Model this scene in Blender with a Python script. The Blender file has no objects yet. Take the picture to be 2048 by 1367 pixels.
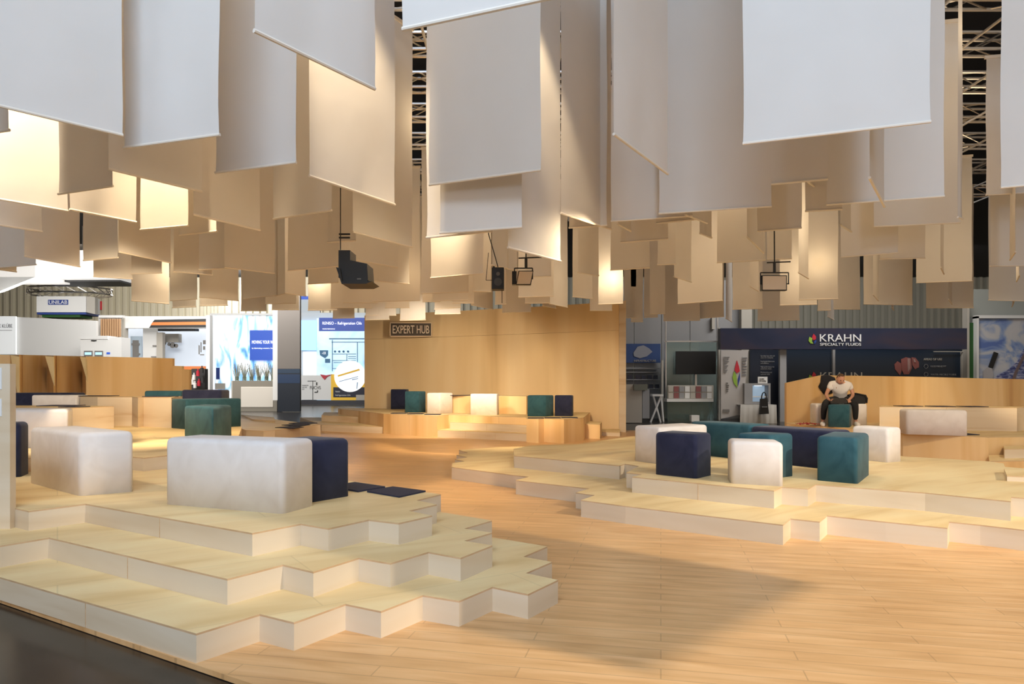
import bpy, bmesh, math, random
from mathutils import Vector, Matrix
random.seed(7)
C = bpy.context.scene.collection
F, CX, YH, H = 1400.0, 1024.0, 770.0, 1.33      # focal length in px, principal x, horizon row, eye height
S1, S2 = .1424, .17                             # riser heights of the left and the right platforms

# ---------------------------------------------------------------- camera, world, exposure
cam = bpy.data.cameras.new('camera'); co = bpy.data.objects.new('camera', cam); C.objects.link(co)
co.location = (0, 0, H); co.rotation_euler = (math.pi/2, 0, 0)
cam.sensor_width = 36; cam.lens = F/2048*36; cam.shift_y = (YH-683.5)/2048; cam.clip_end = 200
sc = bpy.context.scene; sc.camera = co
sc.view_settings.view_transform = 'Standard'; sc.view_settings.look = 'None'
sc.view_settings.gamma = 1; sc.view_settings.use_curve_mapping = False
sc.view_settings.exposure = 0.36
w = bpy.data.worlds.new('world'); sc.world = w; w.use_nodes = True
w.node_tree.nodes['Background'].inputs[0].default_value = (1.0, .82, .62, 1)
w.node_tree.nodes['Background'].inputs[1].default_value = .47

def kelvin(t):
    return {'warm': (1, .78, .50), 'mid': (1, .86, .66), 'cool': (.57, .76, 1), 'white': (1, .97, .92)}[t]
def area(loc, target, size, power, tint, sy=None):
    l = bpy.data.lights.new('hall_and_fill_light', 'AREA'); l.energy = power; l.color = kelvin(tint); l.size = size
    if sy: l.shape = 'RECTANGLE'; l.size_y = sy
    o = bpy.data.objects.new('hall_and_fill_light', l); C.objects.link(o); o.location = loc
    o.rotation_euler = (Vector(target)-Vector(loc)).to_track_quat('-Z', 'Y').to_euler(); return o
def spot(loc, target, power, deg=70, tint='mid', r=.06, blend=.35):
    l = bpy.data.lights.new('stage_and_fill_spot', 'SPOT'); l.energy = power; l.color = kelvin(tint)
    l.spot_size = math.radians(deg); l.spot_blend = blend; l.shadow_soft_size = r
    o = bpy.data.objects.new('stage_and_fill_spot', l); C.objects.link(o); o.location = loc
    o.rotation_euler = (Vector(target)-Vector(loc)).to_track_quat('-Z', 'Y').to_euler(); return o
# cool daylight-like hall lighting and added frontal fill from behind the photographer
area((-.8, -2.4, 8.2), (0, 6, 4.0), 8, 640, 'cool', 2.5)
area((0, -10, 4.2), (0, 10, 4.0), 10, 520, 'cool', 2)  # added fill for the banners at middle depth
# far floodlight at the right behind the photographer, raking low under the banners
for aim, e_, d_ in (((.1, 5.5, 0), 6200, 17), ((4.9, 7.4, .2), 7200, 19), ((3.2, 3.4, 0), 4200, 19)):
    spot((13.9, -5.2, 9.0), aim, e_, d_, 'mid', .10, .5)
# warm floods standing in for the truss lamps, placed unseen below the banner hems
spot((4.1, 4.5, 3.25), (4.0, 6.7, 0), 120, 95, 'mid', .1, .8)
spot((1.2, 8.6, 3.2), (-3.6, 8.5, 0), 200, 110, 'warm', .15, .8)
spot((3.6, 9.0, 3.2), (4.6, 9.6, 0), 85, 110, 'mid', .15, .8)
spot((.2, 12.5, 3.2), (.2, 15.5, 0), 330, 110, 'warm', .15, .8)
spot((-1.9, 16.9, 2.6), (-2.6, 21.5, .3), 260, 110, 'mid', .15)
spot((-5.0, 10.4, 3.2), (-4.5, 12.5, 0), 260, 110, 'warm', .15, .8)
# low floods added out of sight to brighten the wooden walls
for a_, b_, e_, d_ in (((.2, 12.0, 2.95), (-2.9, 23, .4), 760, 36), ((.2, 12.0, 2.95), (1.7, 20.5, .5), 520, 36), ((-4.6, 8.0, 3.1), (-9.2, 16.3, 1.0), 750, 40), ((-4.6, 9.0, 3.1), (-7.6, 18, 1.0), 520, 36),
                       ((6.2, 10.0, 3.1), (8.0, 16.5, .8), 430, 42), ((8.6, 10.0, 3.1), (11.6, 16.8, .8), 480, 42)):
    spot(a_, b_, e_, d_, 'warm', .15, .5)
# lamps glowing among the banners, the far lower ones added as warm fill
for x_, y_, z_, e_ in ((-2.3, 6.6, 5.9, 60), (-1.4, 10.4, 5.2, 60), (3.2, 10.8, 5.2, 50), (5.6, 8.6, 5.6, 50), (7.0, 13.4, 4.8, 60), (-7.0, 13.0, 5.0, 60), (0.4, 14.6, 4.8, 60), (4.4, 15.2, 4.8, 70), (-3.6, 14.4, 4.8, 60), (-6.4, 8.2, 5.4, 60), (7.2, 16.5, 4.2, 70), (9.6, 14.0, 4.3, 70), (5.8, 12.2, 4.3, 50), (2.4, 17.0, 4.0, 60), (-2.2, 17.0, 4.0, 60), (-8.0, 17.0, 4.2, 70), (-5.2, 18.5, 4.2, 60)):
    l = bpy.data.lights.new('banner_lamp_and_fill', 'POINT'); l.energy = e_*.50; l.color = kelvin('warm'); l.shadow_soft_size = .45
    o = bpy.data.objects.new('banner_lamp_and_fill', l); C.objects.link(o); o.location = (x_, y_, z_)
# narrow spots on single banners and left bench; one added for the right steps
for a_, b_, e_, d_ in (((-4.35, 8.0, 6.4), (-4.42, 8.95, 4.1), 1500, 40), ((-5.35, 6.5, 6.4), (-5.6, 7.7, 4.2), 1500, 46), ((-1.6, 6.0, 6.45), (-1.65, 7.1, 4.6), 650, 44), ((-1.05, 12.2, 6.4), (-1.05, 13.3, 4.3), 1500, 40),
                       ((.25, 6.9, 6.4), (.36, 7.75, 4.9), 420, 24), ((7.2, 8.0, 3.3), (8.7, 12.2, .4), 300, 56), ((5.6, 9.6, 6.4), (5.7, 11.6, 4.2), 260, 50), ((-6.6, 4.6, 5.8), (-3.9, 6.4, .6), 420, 30)):
    spot(a_, b_, e_, d_, 'warm', .08, .8)
# hall lighting and added fills over the stands behind
area((-14, 34, 9), (-14, 48, 2), 10, 1050, 'white', 6)
area((12, 22.5, 8), (11, 27, 2), 8, 520, 'white', 3)
area((26, 50, 10), (26, 64, 5), 14, 450, 'white', 5)
area((-24, 50, 10), (-24, 66, 5), 16, 3200, 'mid', 5)  # added light that lifts the left cladding
area((-15, 25, 7), (-20, 36, 2), 6, 1000, 'white', 3)  # added light to whiten the far left booth wall
for p_, e_ in (((-27.0, 38.0, 5.8), 350), ((-25.5, 62.0, 10.0), 900)):
    l = bpy.data.lights.new('canopy_lamp', 'POINT'); l.energy = e_; l.color = kelvin('white'); l.shadow_soft_size = .3
    o = bpy.data.objects.new('canopy_lamp', l); C.objects.link(o); o.location = p_

# ---------------------------------------------------------------- helpers
def P(px, py, z=0.0):
    Y = F*(H-z)/(py-YH); return Vector(((px-CX)/F*Y, Y, z))
def XZ(px, py, Y): return Vector(((px-CX)/F*Y, Y, H-(py-YH)/F*Y))
def tag(o, label=None, cat=None, group=None, kind=None):
    if label: o['label'] = label
    if cat: o['category'] = cat
    if group: o['group'] = group
    if kind: o['kind'] = kind
    return o
def link(name, bm, mats, parent=None, smooth=False):
    me = bpy.data.meshes.new(name); bmesh.ops.recalc_face_normals(bm, faces=bm.faces[:])
    bm.to_mesh(me); bm.free()
    for m in (mats if isinstance(mats, (list, tuple)) else [mats]): me.materials.append(m)
    if smooth:
        for p in me.polygons: p.use_smooth = True
    o = bpy.data.objects.new(name, me); C.objects.link(o)
    if parent:
        o.parent = parent; o.matrix_parent_inverse = parent.matrix_basis.inverted()
    return o
def empty(name, loc):
    o = bpy.data.objects.new(name, None); C.objects.link(o); o.location = loc; o.empty_display_size = .1; return o
def bx(bm, a, b, mi=0):
    """axis aligned box between corners a and b"""
    (x0, y0, z0), (x1, y1, z1) = a, b
    v = [bm.verts.new(p) for p in ((x0,y0,z0),(x1,y0,z0),(x1,y1,z0),(x0,y1,z0),(x0,y0,z1),(x1,y0,z1),(x1,y1,z1),(x0,y1,z1))]
    for f in ((0,1,2,3),(4,5,6,7),(0,1,5,4),(1,2,6,5),(2,3,7,6),(3,0,4,7)):
        bm.faces.new([v[i] for i in f]).material_index = mi
def tube(bm, a, b, r, n=6, mi=0):
    a, b = Vector(a), Vector(b); d = (b-a).normalized(); u = d.orthogonal().normalized(); v = d.cross(u)
    R = [[bm.verts.new(c+(u*math.cos(2*math.pi*i/n)+v*math.sin(2*math.pi*i/n))*r) for i in range(n)] for c in (a, b)]
    for i in range(n):
        j = (i+1) % n; bm.faces.new((R[0][i], R[0][j], R[1][j], R[1][i])).material_index = mi
    bm.faces.new(R[0][::-1]).material_index = mi; bm.faces.new(R[1]).material_index = mi
def disc(bm, c, r, d=.01, n=24, mi=0, sx=1, sz=1):
    c = Vector(c); A = [bm.verts.new(c+Vector((math.cos(2*math.pi*i/n)*r*sx, 0, math.sin(2*math.pi*i/n)*r*sz))) for i in range(n)]
    B = [bm.verts.new(v.co+Vector((0, d, 0))) for v in A]
    bm.faces.new(A).material_index = mi; bm.faces.new(B[::-1]).material_index = mi
    for i in range(n): bm.faces.new((A[i], A[(i+1) % n], B[(i+1) % n], B[i])).material_index = mi
def pbox(bm, x1, y1, x2, y2, Y, d=.05, mi=0):
    """box whose front face at distance Y spans the given part of the view, depth d behind"""
    a, b = XZ(x1, y1, Y), XZ(x2, y2, Y); bx(bm, (a.x, Y, b.z), (b.x, Y+d, a.z), mi)
def PB(name, x1, y1, x2, y2, Y, d, mat, parent=None, bevel=0):
    bm = bmesh.new(); pbox(bm, x1, y1, x2, y2, Y, d)
    if bevel: bmesh.ops.bevel(bm, geom=bm.edges[:], offset=bevel, segments=3, affect='EDGES', profile=.5)
    return link(name, bm, mat, parent)
def poly_plate(bm, pts, Y, d, mi=0):
    """flat outlined plate (view px outline) at distance Y"""
    A = [bm.verts.new(XZ(x, y, Y)) for x, y in pts]; B = [bm.verts.new(v.co+Vector((0, d, 0))) for v in A]
    n = len(A); bm.faces.new(A).material_index = mi; bm.faces.new(B[::-1]).material_index = mi
    for i in range(n): bm.faces.new((A[i], A[(i+1) % n], B[(i+1) % n], B[i])).material_index = mi
TEXTS, SKINS = [], []
def text(s, x1, y1, x2, y2, Y, mat, parent, name='lettering'):
    """raised lettering fitted to the given part of the view at distance Y"""
    cu = bpy.data.curves.new('t', 'FONT'); cu.body = s; cu.extrude = .01
    t = bpy.data.objects.new('t', cu); C.objects.link(t); TEXTS.append((t, cu, x1, y1, x2, y2, Y, mat, parent, name))
def finish_text(dg, t, cu, x1, y1, x2, y2, Y, mat, parent, name):
    me = bpy.data.meshes.new_from_object(t.evaluated_get(dg))
    xs = [v.co.x for v in me.vertices]; ys = [v.co.y for v in me.vertices]; lx, hx, ly, hy = min(xs), max(xs), min(ys), max(ys)
    a, b = XZ(x1, y1, Y), XZ(x2, y2, Y)
    sx = (b.x-a.x)/(hx-lx); sy = (a.z-b.z)/(hy-ly)
    for v in me.vertices:
        v.co = Vector((a.x+(v.co.x-lx)*sx, Y-.004-v.co.z, b.z+(v.co.y-ly)*sy))
    me.materials.append(mat); o = bpy.data.objects.new(name, me); C.objects.link(o)
    if parent: o.parent = parent; o.matrix_parent_inverse = parent.matrix_basis.inverted()
    return o

# ---------------------------------------------------------------- materials
def mat(name, col, rough=.6, metal=0, emit=None, estr=1, spec=.5):
    m = bpy.data.materials.new(name); m.use_nodes = True; b = m.node_tree.nodes['Principled BSDF']
    b.inputs['Base Color'].default_value = (*col, 1); b.inputs['Roughness'].default_value = rough
    b.inputs['Metallic'].default_value = metal; b.inputs['Specular IOR Level'].default_value = spec
    if emit: b.inputs['Emission Color'].default_value = (*emit, 1); b.inputs['Emission Strength'].default_value = estr*.6
    return m
def noisy(name, cols, scale, rough=.6, detail=3, bump=0, seam=None, spec=.4, rot=0, nscale=1, pos=(.3, .7), rvar=None):
    """stretched-noise colour ramp; optional seams laid as bricks"""
    m = mat(name, cols[0], rough, spec=spec); nt = m.node_tree; N = nt.nodes; L = nt.links; b = N['Principled BSDF']
    tc = N.new('ShaderNodeTexCoord'); mp = N.new('ShaderNodeMapping'); mp.inputs['Scale'].default_value = scale
    mp.inputs['Rotation'].default_value = (0, 0, rot)
    vt = N.new('ShaderNodeVectorRotate'); vt.rotation_type = 'Z_AXIS'; vt.inputs['Angle'].default_value = rot
    L.new(tc.outputs['Object'], vt.inputs['Vector']); mp.inputs['Rotation'].default_value = (0, 0, 0)
    L.new(vt.outputs[0], mp.inputs['Vector'])
    n = N.new('ShaderNodeTexNoise'); n.inputs['Scale'].default_value = nscale; n.inputs['Detail'].default_value = detail
    n.inputs['Distortion'].default_value = .6; L.new(mp.outputs[0], n.inputs['Vector'])
    r = N.new('ShaderNodeValToRGB'); r.color_ramp.elements[0].position = pos[0]; r.color_ramp.elements[1].position = pos[1]
    r.color_ramp.elements[0].color = (*cols[0], 1); r.color_ramp.elements[1].color = (*cols[-1], 1)
    for i, c in enumerate(cols[1:-1]):
        e = r.color_ramp.elements.new(pos[0]+(pos[1]-pos[0])*(i+1)/(len(cols)-1)); e.color = (*c, 1)
    L.new(n.outputs['Fac'], r.inputs['Fac']); out = r.outputs['Color']
    if seam:
        bk = N.new('ShaderNodeTexBrick'); bk.inputs['Scale'].default_value = 1; bk.inputs['Brick Width'].default_value = seam[0]
        bk.inputs['Row Height'].default_value = seam[1]; bk.inputs['Mortar Size'].default_value = seam[2]
        bk.inputs['Color1'].default_value = (1, 1, 1, 1); bk.inputs['Color2'].default_value = (seam[3],)*3+(1,)
        bk.inputs['Mortar'].default_value = (seam[4],)*3+(1,); bk.inputs['Mortar Smooth'].default_value = .3
        L.new(vt.outputs[0], bk.inputs['Vector'])
        mx = N.new('ShaderNodeMix'); mx.data_type = 'RGBA'; mx.blend_type = 'MULTIPLY'; mx.inputs[0].default_value = 1
        L.new(out, mx.inputs[6]); L.new(bk.outputs['Color'], mx.inputs[7]); out = mx.outputs[2]
    L.new(out, b.inputs['Base Color'])
    if bump:
        bp = N.new('ShaderNodeBump'); bp.inputs['Strength'].default_value = bump; bp.inputs['Distance'].default_value = .01
        L.new(n.outputs['Fac'], bp.inputs['Height']); L.new(bp.outputs[0], b.inputs['Normal'])
    return m
M = {}
GR = math.radians(-33)     # plank direction of the floor
M['floor'] = noisy('beech floor boards', [(.60,.33,.135), (.69,.40,.175), (.75,.46,.22)], (1.2, 9, 1), .36, seam=(1.3, .12, .004, .90, .72), rot=math.radians(12), nscale=1.6, spec=.35)
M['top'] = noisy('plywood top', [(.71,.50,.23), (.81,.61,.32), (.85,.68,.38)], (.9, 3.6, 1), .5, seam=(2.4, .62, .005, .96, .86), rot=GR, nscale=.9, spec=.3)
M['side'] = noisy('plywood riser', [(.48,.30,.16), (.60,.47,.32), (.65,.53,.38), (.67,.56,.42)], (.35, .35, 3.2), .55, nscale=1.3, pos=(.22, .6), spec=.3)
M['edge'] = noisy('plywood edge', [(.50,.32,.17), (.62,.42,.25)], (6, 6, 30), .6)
M['orange'] = noisy('beech veneer', [(.56,.32,.13), (.72,.47,.21), (.80,.57,.30), (.76,.51,.25)], (1.2, 1.2, .12), .5, nscale=1.1, pos=(.25, .75), spec=.25)
M['birch'] = noisy('birch veneer', [(.50,.32,.16), (.70,.50,.26), (.76,.56,.31), (.80,.62,.37), (.66,.46,.24)], (.9, .9, .10), .5, nscale=.9, pos=(.22, .78), spec=.25)
def add_cloth():
    m = mat('banner fabric', (.78, .72, .65), .9, spec=.1); nt = m.node_tree; N = nt.nodes; L = nt.links; b = N['Principled BSDF']
    tr = N.new('ShaderNodeBsdfTranslucent'); tr.inputs[0].default_value = (.76, .66, .52, 1)
    mx = N.new('ShaderNodeMixShader'); mx.inputs[0].default_value = .15
    tc = N.new('ShaderNodeTexCoord'); n = N.new('ShaderNodeTexNoise'); n.inputs['Scale'].default_value = 2.2; L.new(tc.outputs['Object'], n.inputs['Vector'])
    r = N.new('ShaderNodeValToRGB'); r.color_ramp.elements[0].color = (.72, .675, .625, 1); r.color_ramp.elements[1].color = (.77, .73, .685, 1)
    L.new(n.outputs['Fac'], r.inputs[0]); L.new(r.outputs[0], b.inputs['Base Color'])
    bp = N.new('ShaderNodeBump'); bp.inputs['Strength'].default_value = .4; bp.inputs['Distance'].default_value = .03
    L.new(n.outputs['Fac'], bp.inputs['Height']); L.new(bp.outputs[0], b.inputs['Normal'])
    out = N['Material Output']; L.new(b.outputs[0], mx.inputs[1]); L.new(tr.outputs[0], mx.inputs[2]); L.new(mx.outputs[0], out.inputs[0])
    return m
M['cloth'] = add_cloth()
def velvet(name, a, b, rough=.85, sheen=.0):
    m = noisy(name, [a, b], (1, 1, 1), rough, nscale=5, bump=.15, spec=.15)
    m.node_tree.nodes['Principled BSDF'].inputs['Sheen Weight'].default_value = sheen; return m
M['white'] = velvet('off white velour', (.74,.68,.64), (.82,.77,.74))
M['navy'] = velvet('navy velour', (.016,.019,.048), (.028,.032,.070), sheen=.15)
M['teal'] = velvet('teal velour', (.022,.075,.100), (.042,.118,.150), sheen=.1)
M['mat'] = mat('navy felt', (.022, .022, .045), .9)
M['hall'] = noisy('dark hall floor', [(.012,.010,.009), (.028,.022,.018)], (1, 1, 1), .22, nscale=3, detail=6)
M['alu'] = mat('truss aluminium', (.70, .68, .66), .35, 1)
M['black'] = mat('black paint', (.008, .008, .009), .5)
M['rod'] = mat('banner hem', (.80, .72, .62), .8)
M['dark'] = mat('dark ceiling', (.012, .011, .012), .9)
M['grey'] = mat('grey panel', (.30, .30, .31), .6); M['greyd'] = mat('grey paint', (.19, .18, .17), .6)
M['grey2'] = mat('mid grey print', (.26, .26, .27), .6); M['white_p'] = mat('white panel', (.74, .74, .73), .5); M['cream'] = mat('light grey laminate', (.46, .43, .38), .6)
M['navy_p'] = noisy('navy printed panel', [(.010,.018,.045), (.020,.025,.055), (.045,.030,.045)], (.5, .5, 1), .35, nscale=.8)
M['blue_lit'] = mat('backlit blue', (.02, .06, .3), .5, emit=(.035, .10, .50), estr=1)
M['white_lit'] = mat('backlit white', (.8, .8, .8), .5, emit=(.85, .93, 1), estr=1)
M['text'] = mat('white lettering', (.8, .8, .8), .6); M['text_lit'] = mat('backlit lettering', (1, 1, 1), .6, emit=(1, 1, 1), estr=1)
M['cyan_lit'] = mat('backlit pale blue', (.4, .7, .9), .5, emit=(.33, .62, .88), estr=1)
M['steel'] = mat('dark blue print', (.02, .08, .16), .5, emit=(.03, .13, .25), estr=.6)
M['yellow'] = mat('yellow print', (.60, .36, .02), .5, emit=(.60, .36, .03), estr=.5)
M['orange_p'] = mat('orange print', (.66, .20, .06), .5); M['char'] = mat('charcoal print', (.03, .03, .03), .5)
M['green'] = mat('green panel', (.02, .10, .02), .6); M['red'] = mat('red cloth', (.42, .05, .05), .8); M['redp'] = mat('red print', (.5, .02, .04), .5)
M['lime'] = mat('lime print', (.25, .42, .05), .5); M['blue'] = mat('blue print', (.02, .05, .25), .5)
M['skin'] = mat('skin', (.55, .28, .18), .6); M['hair'] = mat('brown hair', (.10, .05, .025), .8)
M['shirt'] = mat('white cotton', (.78, .74, .72), .9); M['trouser'] = mat('black denim', (.012, .012, .014), .9)
M['glass'] = mat('glass', (.55, .68, .64), .05); M['glass'].node_tree.nodes['Principled BSDF'].inputs['Transmission Weight'].default_value = .9
M['lampface'] = mat('diffuser', (.72, .58, .44), .5)
M['slat'] = mat('slat wood', (.50, .30, .16), .6)
def lit_picture(name, cols, scale, strength=1, nscale=1, rot=0, pos=(.3, .7), emis=True, dist=1.5):
    m = noisy(name, cols, scale, .5, nscale=nscale, rot=rot, pos=pos); nt = m.node_tree; b = nt.nodes['Principled BSDF']
    for n in nt.nodes:
        if n.type == 'TEX_NOISE': n.inputs['Distortion'].default_value = dist
        if n.type == 'VALTORGB' and emis: nt.links.new(n.outputs[0], b.inputs['Emission Color']); b.inputs['Emission Strength'].default_value = strength*.5
    return m
M['pic_water'] = lit_picture('backlit water picture', [(.05,.22,.55), (.30,.60,.90), (.85,.93,1), (.95,.97,1), (.55,.75,.95)], (1, 1, .35), .95, 1.0)
M['pic_sky'] = lit_picture('mountain sky print', [(.10,.16,.40), (.22,.30,.50), (.50,.50,.52), (.55,.53,.54)], (1, 1, 1.3), 1, .9, emis=False)
M['pic_mtn'] = lit_picture('mountain print', [(.04,.05,.16), (.12,.14,.30), (.42,.42,.52)], (1, 1, 3), 1, 3, emis=False, pos=(.35, .65))
M['ribs'] = mat('corrugated cladding', (.50, .49, .42), .5)

# ---------------------------------------------------------------- setting
bm = bmesh.new(); bx(bm, (-60, -15, -.25), (60, 75, -.03)); tag(link('floor', bm, M['hall']), kind='structure')
p0 = P(392.5, 1329, 0); p1 = P(520, 1372, 0); dr = (p1-p0).normalized()
c = [p0-dr*16, p0+dr*9, Vector((30, 1, 0)), Vector((30, 20.7, 0)), Vector((3.35, 20.7, 0)), Vector((3.35, 26, 0)), Vector((-6.0, 26, 0)), Vector((-7.5, 20, 0)), Vector((-14, 17, 0))]
c[1] = p0+dr*3
bm = bmesh.new(); c = [Vector((p.x, p.y, 0)) for p in c]
A = [bm.verts.new(p) for p in c]; B = [bm.verts.new(p-Vector((0, 0, .026))) for p in c]; bm.faces.new(A); bm.faces.new(B)
for i in range(len(A)): bm.faces.new((A[i], A[(i+1) % len(A)], B[(i+1) % len(A)], B[i]))
tag(link('floor', bm, M['floor']), kind='structure')
bm = bmesh.new(); bx(bm, (-60, -2, 11.5), (60, 75, 11.8)); tag(link('ceiling', bm, M['dark']), kind='structure')
bm = bmesh.new(); x = -60
pts = []
while x < 60:
    for dx, dy in ((0, 0), (.30, 0), (.34, -.22), (.60, -.22), (.66, 0)): pts.append((x+dx, 66+dy))
    x += .66
vv = [(bm.verts.new((px, py, -.03)), bm.verts.new((px, py, 11.5))) for px, py in pts]
for a, b in zip(vv, vv[1:]): bm.faces.new((a[0], b[0], b[1], a[1]))
vb = [bm.verts.new(p) for p in ((-60, 66.3, -.03), (60, 66.3, -.03), (60, 66.3, 11.5), (-60, 66.3, 11.5))]; bm.faces.new(vb)
tag(link('wall_back', bm, M['ribs']), kind='structure')

# ---------------------------------------------------------------- stepped platforms
def tier(pts, z1, parent, name='tier', z0=0.0, sidemat=None, ze=.010, topmat=None, label=None):
    """pts: view px corners of the top outline (x, y) or (x, y, z of the plane they were read on)"""
    W = []
    for p in pts:
        q = p if isinstance(p, Vector) else (P(p[0], p[1], p[2]) if len(p) == 3 else P(p[0], p[1], z1)); W.append(Vector((q.x, q.y, 0)))
    bm = bmesh.new(); n = len(W)
    R = [[bm.verts.new((p.x, p.y, z)) for p in W] for z in (z1, z1-ze, z0)]
    bm.faces.new(R[0]).material_index = 0
    bm.faces.new(R[2][::-1]).material_index = 0
    for i in range(n):
        j = (i+1) % n
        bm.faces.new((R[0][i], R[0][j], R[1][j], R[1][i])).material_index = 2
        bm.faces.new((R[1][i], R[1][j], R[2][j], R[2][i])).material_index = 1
    for i in range(n):
        p, q = W[i], W[(i+1) % n]; L_ = (q-p).length
        if L_ > 1.5 and p.y < 22:
            d = (q-p).normalized(); no = Vector((d.y, -d.x, 0)); k = int(L_/1.2)
            for j in range(1, k+1):
                c_ = p+d*(L_*j/(k+1)); hw_ = .003
                vs = [bm.verts.new(c_+d*sx+no*.0015*sg+Vector((0, 0, zz))) for sg in (1, -1) for sx, zz in ((-hw_, z0+.002), (hw_, z0+.002), (hw_, z1-ze), (-hw_, z1-ze))]
                for f in ((0,1,2,3),(7,6,5,4),(0,4,5,1),(1,5,6,2),(2,6,7,3),(3,7,4,0)): bm.faces.new([vs[t] for t in f]).material_index = 2
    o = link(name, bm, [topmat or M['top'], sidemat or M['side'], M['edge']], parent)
    if label: o['label'] = label
    return o
# near left platform
ZL4 = 4*S1
e = tag(empty('stepped_platform', P(392, 1329)), 'zigzag-edged plywood platform of three steps at the front left, under the two near white benches', 'platform')
tier([(-420,1032),(0,1153.3),(392.5,1266.2),(519.5,1227.2),(588,1243.9),(690.7,1207),(762,1221.5),(845.5,1189.4),(918,1201),(985,1173),(1056,1187.5),(1116,1159),
      (1051.5,1145.3),(1104,1123),(1046.8,1112.5),(1094.8,1092),(985,1074),(900,1062),(620,1010),P(440,898,ZL4),P(329,910.6,ZL4),P(288,915,ZL4),P(180,905,ZL4),P(-160,935,ZL4)], S1, e)
tier([(-170,1119),(98.4,1074.4),(454.7,1156.9),(566,1128.5),(626.5,1142.7),(717.5,1114.8),(780.8,1125.4),(857,1103),(921.4,1114.8),(984.7,1090),
      (928.4,1080.9),(984,1064.5),(928.4,1056.2),(984,1040.3),(875,1022),(700,990),(560,965),P(440,898,ZL4),P(329,910.6,ZL4),P(288,915,ZL4),P(180,905,ZL4),P(-160,935,ZL4)], 2*S1, e)
tier([(-160,980),(20,1013),(57.4,1021.4),(171,1006.9),(504.5,1065.4),(601.7,1046.6),(656.8,1056),(737.6,1038.4),(797.4,1045.5),(864.2,1030.2),
      (817.3,1020.9),(873.6,1008),(832.6,999.8),(881.8,988),(700,961),(560,938),P(440,898,ZL4),P(329,910.6,ZL4),P(288,915,ZL4),P(180,905,ZL4),P(-160,935,ZL4)], 3*S1, e)
# raised platform behind it
ZL4 = 4*S1
e = tag(empty('stepped_platform', P(288, 939, 3*S1)), 'plywood platform one step higher, behind the near left benches, under the teal benches', 'platform')
tier([(-160,935),(180,905),(288,915),(329,910.6),(440,898),(472,886),(484,853),(450,846),(345,839.5),(-160,839.5)], ZL4, e, z0=0)
tier([(464,853),(492,859.5),(527,861.5),(550,860),(641,848.5),(588,843),(550,838),(484,829),(430,829)], .30, e, label='low front part carrying the flat navy mats')
tier([(505,838),(550,841),(548,834),(484,829)], .345, e)
zA = 1.33-42.2/1400*P(228,855,ZL4).y; zB = 1.33-24.5/1400*P(343,855.5,ZL4).y
e = tag(empty('seating_block', P(228, 855, ZL4)), 'waist-high plywood seating block with flat mats on it, at far left behind the white bench', 'block')
tier([(-160,860,ZL4),(145,862,ZL4),(190.7,858,ZL4),(228,855,ZL4),(192,852.2,ZL4),(-160,849.5,ZL4)], zA, e, name='body', z0=ZL4, sidemat=M['side'])
e = tag(empty('seating_block', P(287, 852.5, ZL4)), 'tallest plywood seating block with angled front, left of the teal benches', 'block')
tier([(195,851,ZL4),(264,851.5,ZL4),(276,854.5,ZL4),(287,852.5,ZL4),(343,855.5,ZL4),(356,850,ZL4),(365,847,ZL4),(300,846,ZL4),(160,846,ZL4),(160,849.5,ZL4)], zB, e, name='body', z0=ZL4)

# right platform
e = tag(empty('stepped_platform', P(1566, 1090)), 'wide pale plywood platform of two steps in the right foreground, carrying seven benches and cubes', 'platform')
tier([(903.5,933.5),(1024.8,949.3),(1058,952.8),(1031.8,959.8),(1179.5,976.5),(1151.4,984.4),(1190,989.7),(1161.9,999.4),(1250.7,1011.3),(1566,1048.8),(1581,1036.4),
      (1639.2,1042.6),(1654,1030.2),(1770.7,1042.6),(1894.7,1055),(1898.5,1042.6),(1960.5,1048.8),(2048,1058.8),(2300,1088),(2300,960),(1500,900),(1258,890),(1000,893),(918,899),
      (936,905),(913,909),(935,914),(910,918),(930,922),(905,925)], S2, e)
tier([(1028.3,910.6),(1125,919.4),(1239,930.8),(1250,927),(1278,931.5),(1252.8,944.6),(1285,948),(1264,952.8),(1548,980.5),(1563.6,973.2),(1615.7,976.9),(1631.8,968.2),(1680,972),(1850,984.5),(2021.3,1001.7),
      (2022.5,993),(2300,1016),(2300,955),(2010,933),(2007,926),(1977,922),(1806,912),(1700,893),(1500,868),(1400,866),(1258,872.5),(1160,887),(1060,890),(1027,897)], 2*S2, e)
tier([(2014,951),(2120,955),(2120,940),(2008,936)], 2*S2+.055, e, z0=2*S2)
# back right stage
ZR3 = 3*S2-.06
e = tag(empty('stepped_platform', P(1977, 931)), 'plywood stage at back right with small steps at its right end, where the person sits', 'platform')
def yx(px, Y): return Vector(((px-CX)/F*Y, Y, 0))
tier([yx(1573,16.2),yx(1720,14.1),yx(1806,12.9),yx(1977,11.9),yx(2007,11.95),yx(2300,12.4),yx(2300,16.5),yx(1573,16.55)], ZR3, e, sidemat=M['orange'])
tier([yx(2007,11.9),yx(2300,12.3),yx(2300,11.7),yx(2009,11.3)], ZR3*2/3, e)
tier([yx(1977,11.85),yx(2300,12.2),yx(2300,11.2),yx(1979,10.9)], ZR3/3, e, sidemat=M['orange'])
e = tag(empty('seating_block', yx(1759, 14)), 'long plywood seating block with mats on top, behind the white bench at back right', 'block')
tier([yx(1759,14.1),yx(2034,13.4),yx(2060,14.1),yx(1762,14.9)], .90, e, name='body', z0=ZR3)

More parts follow.
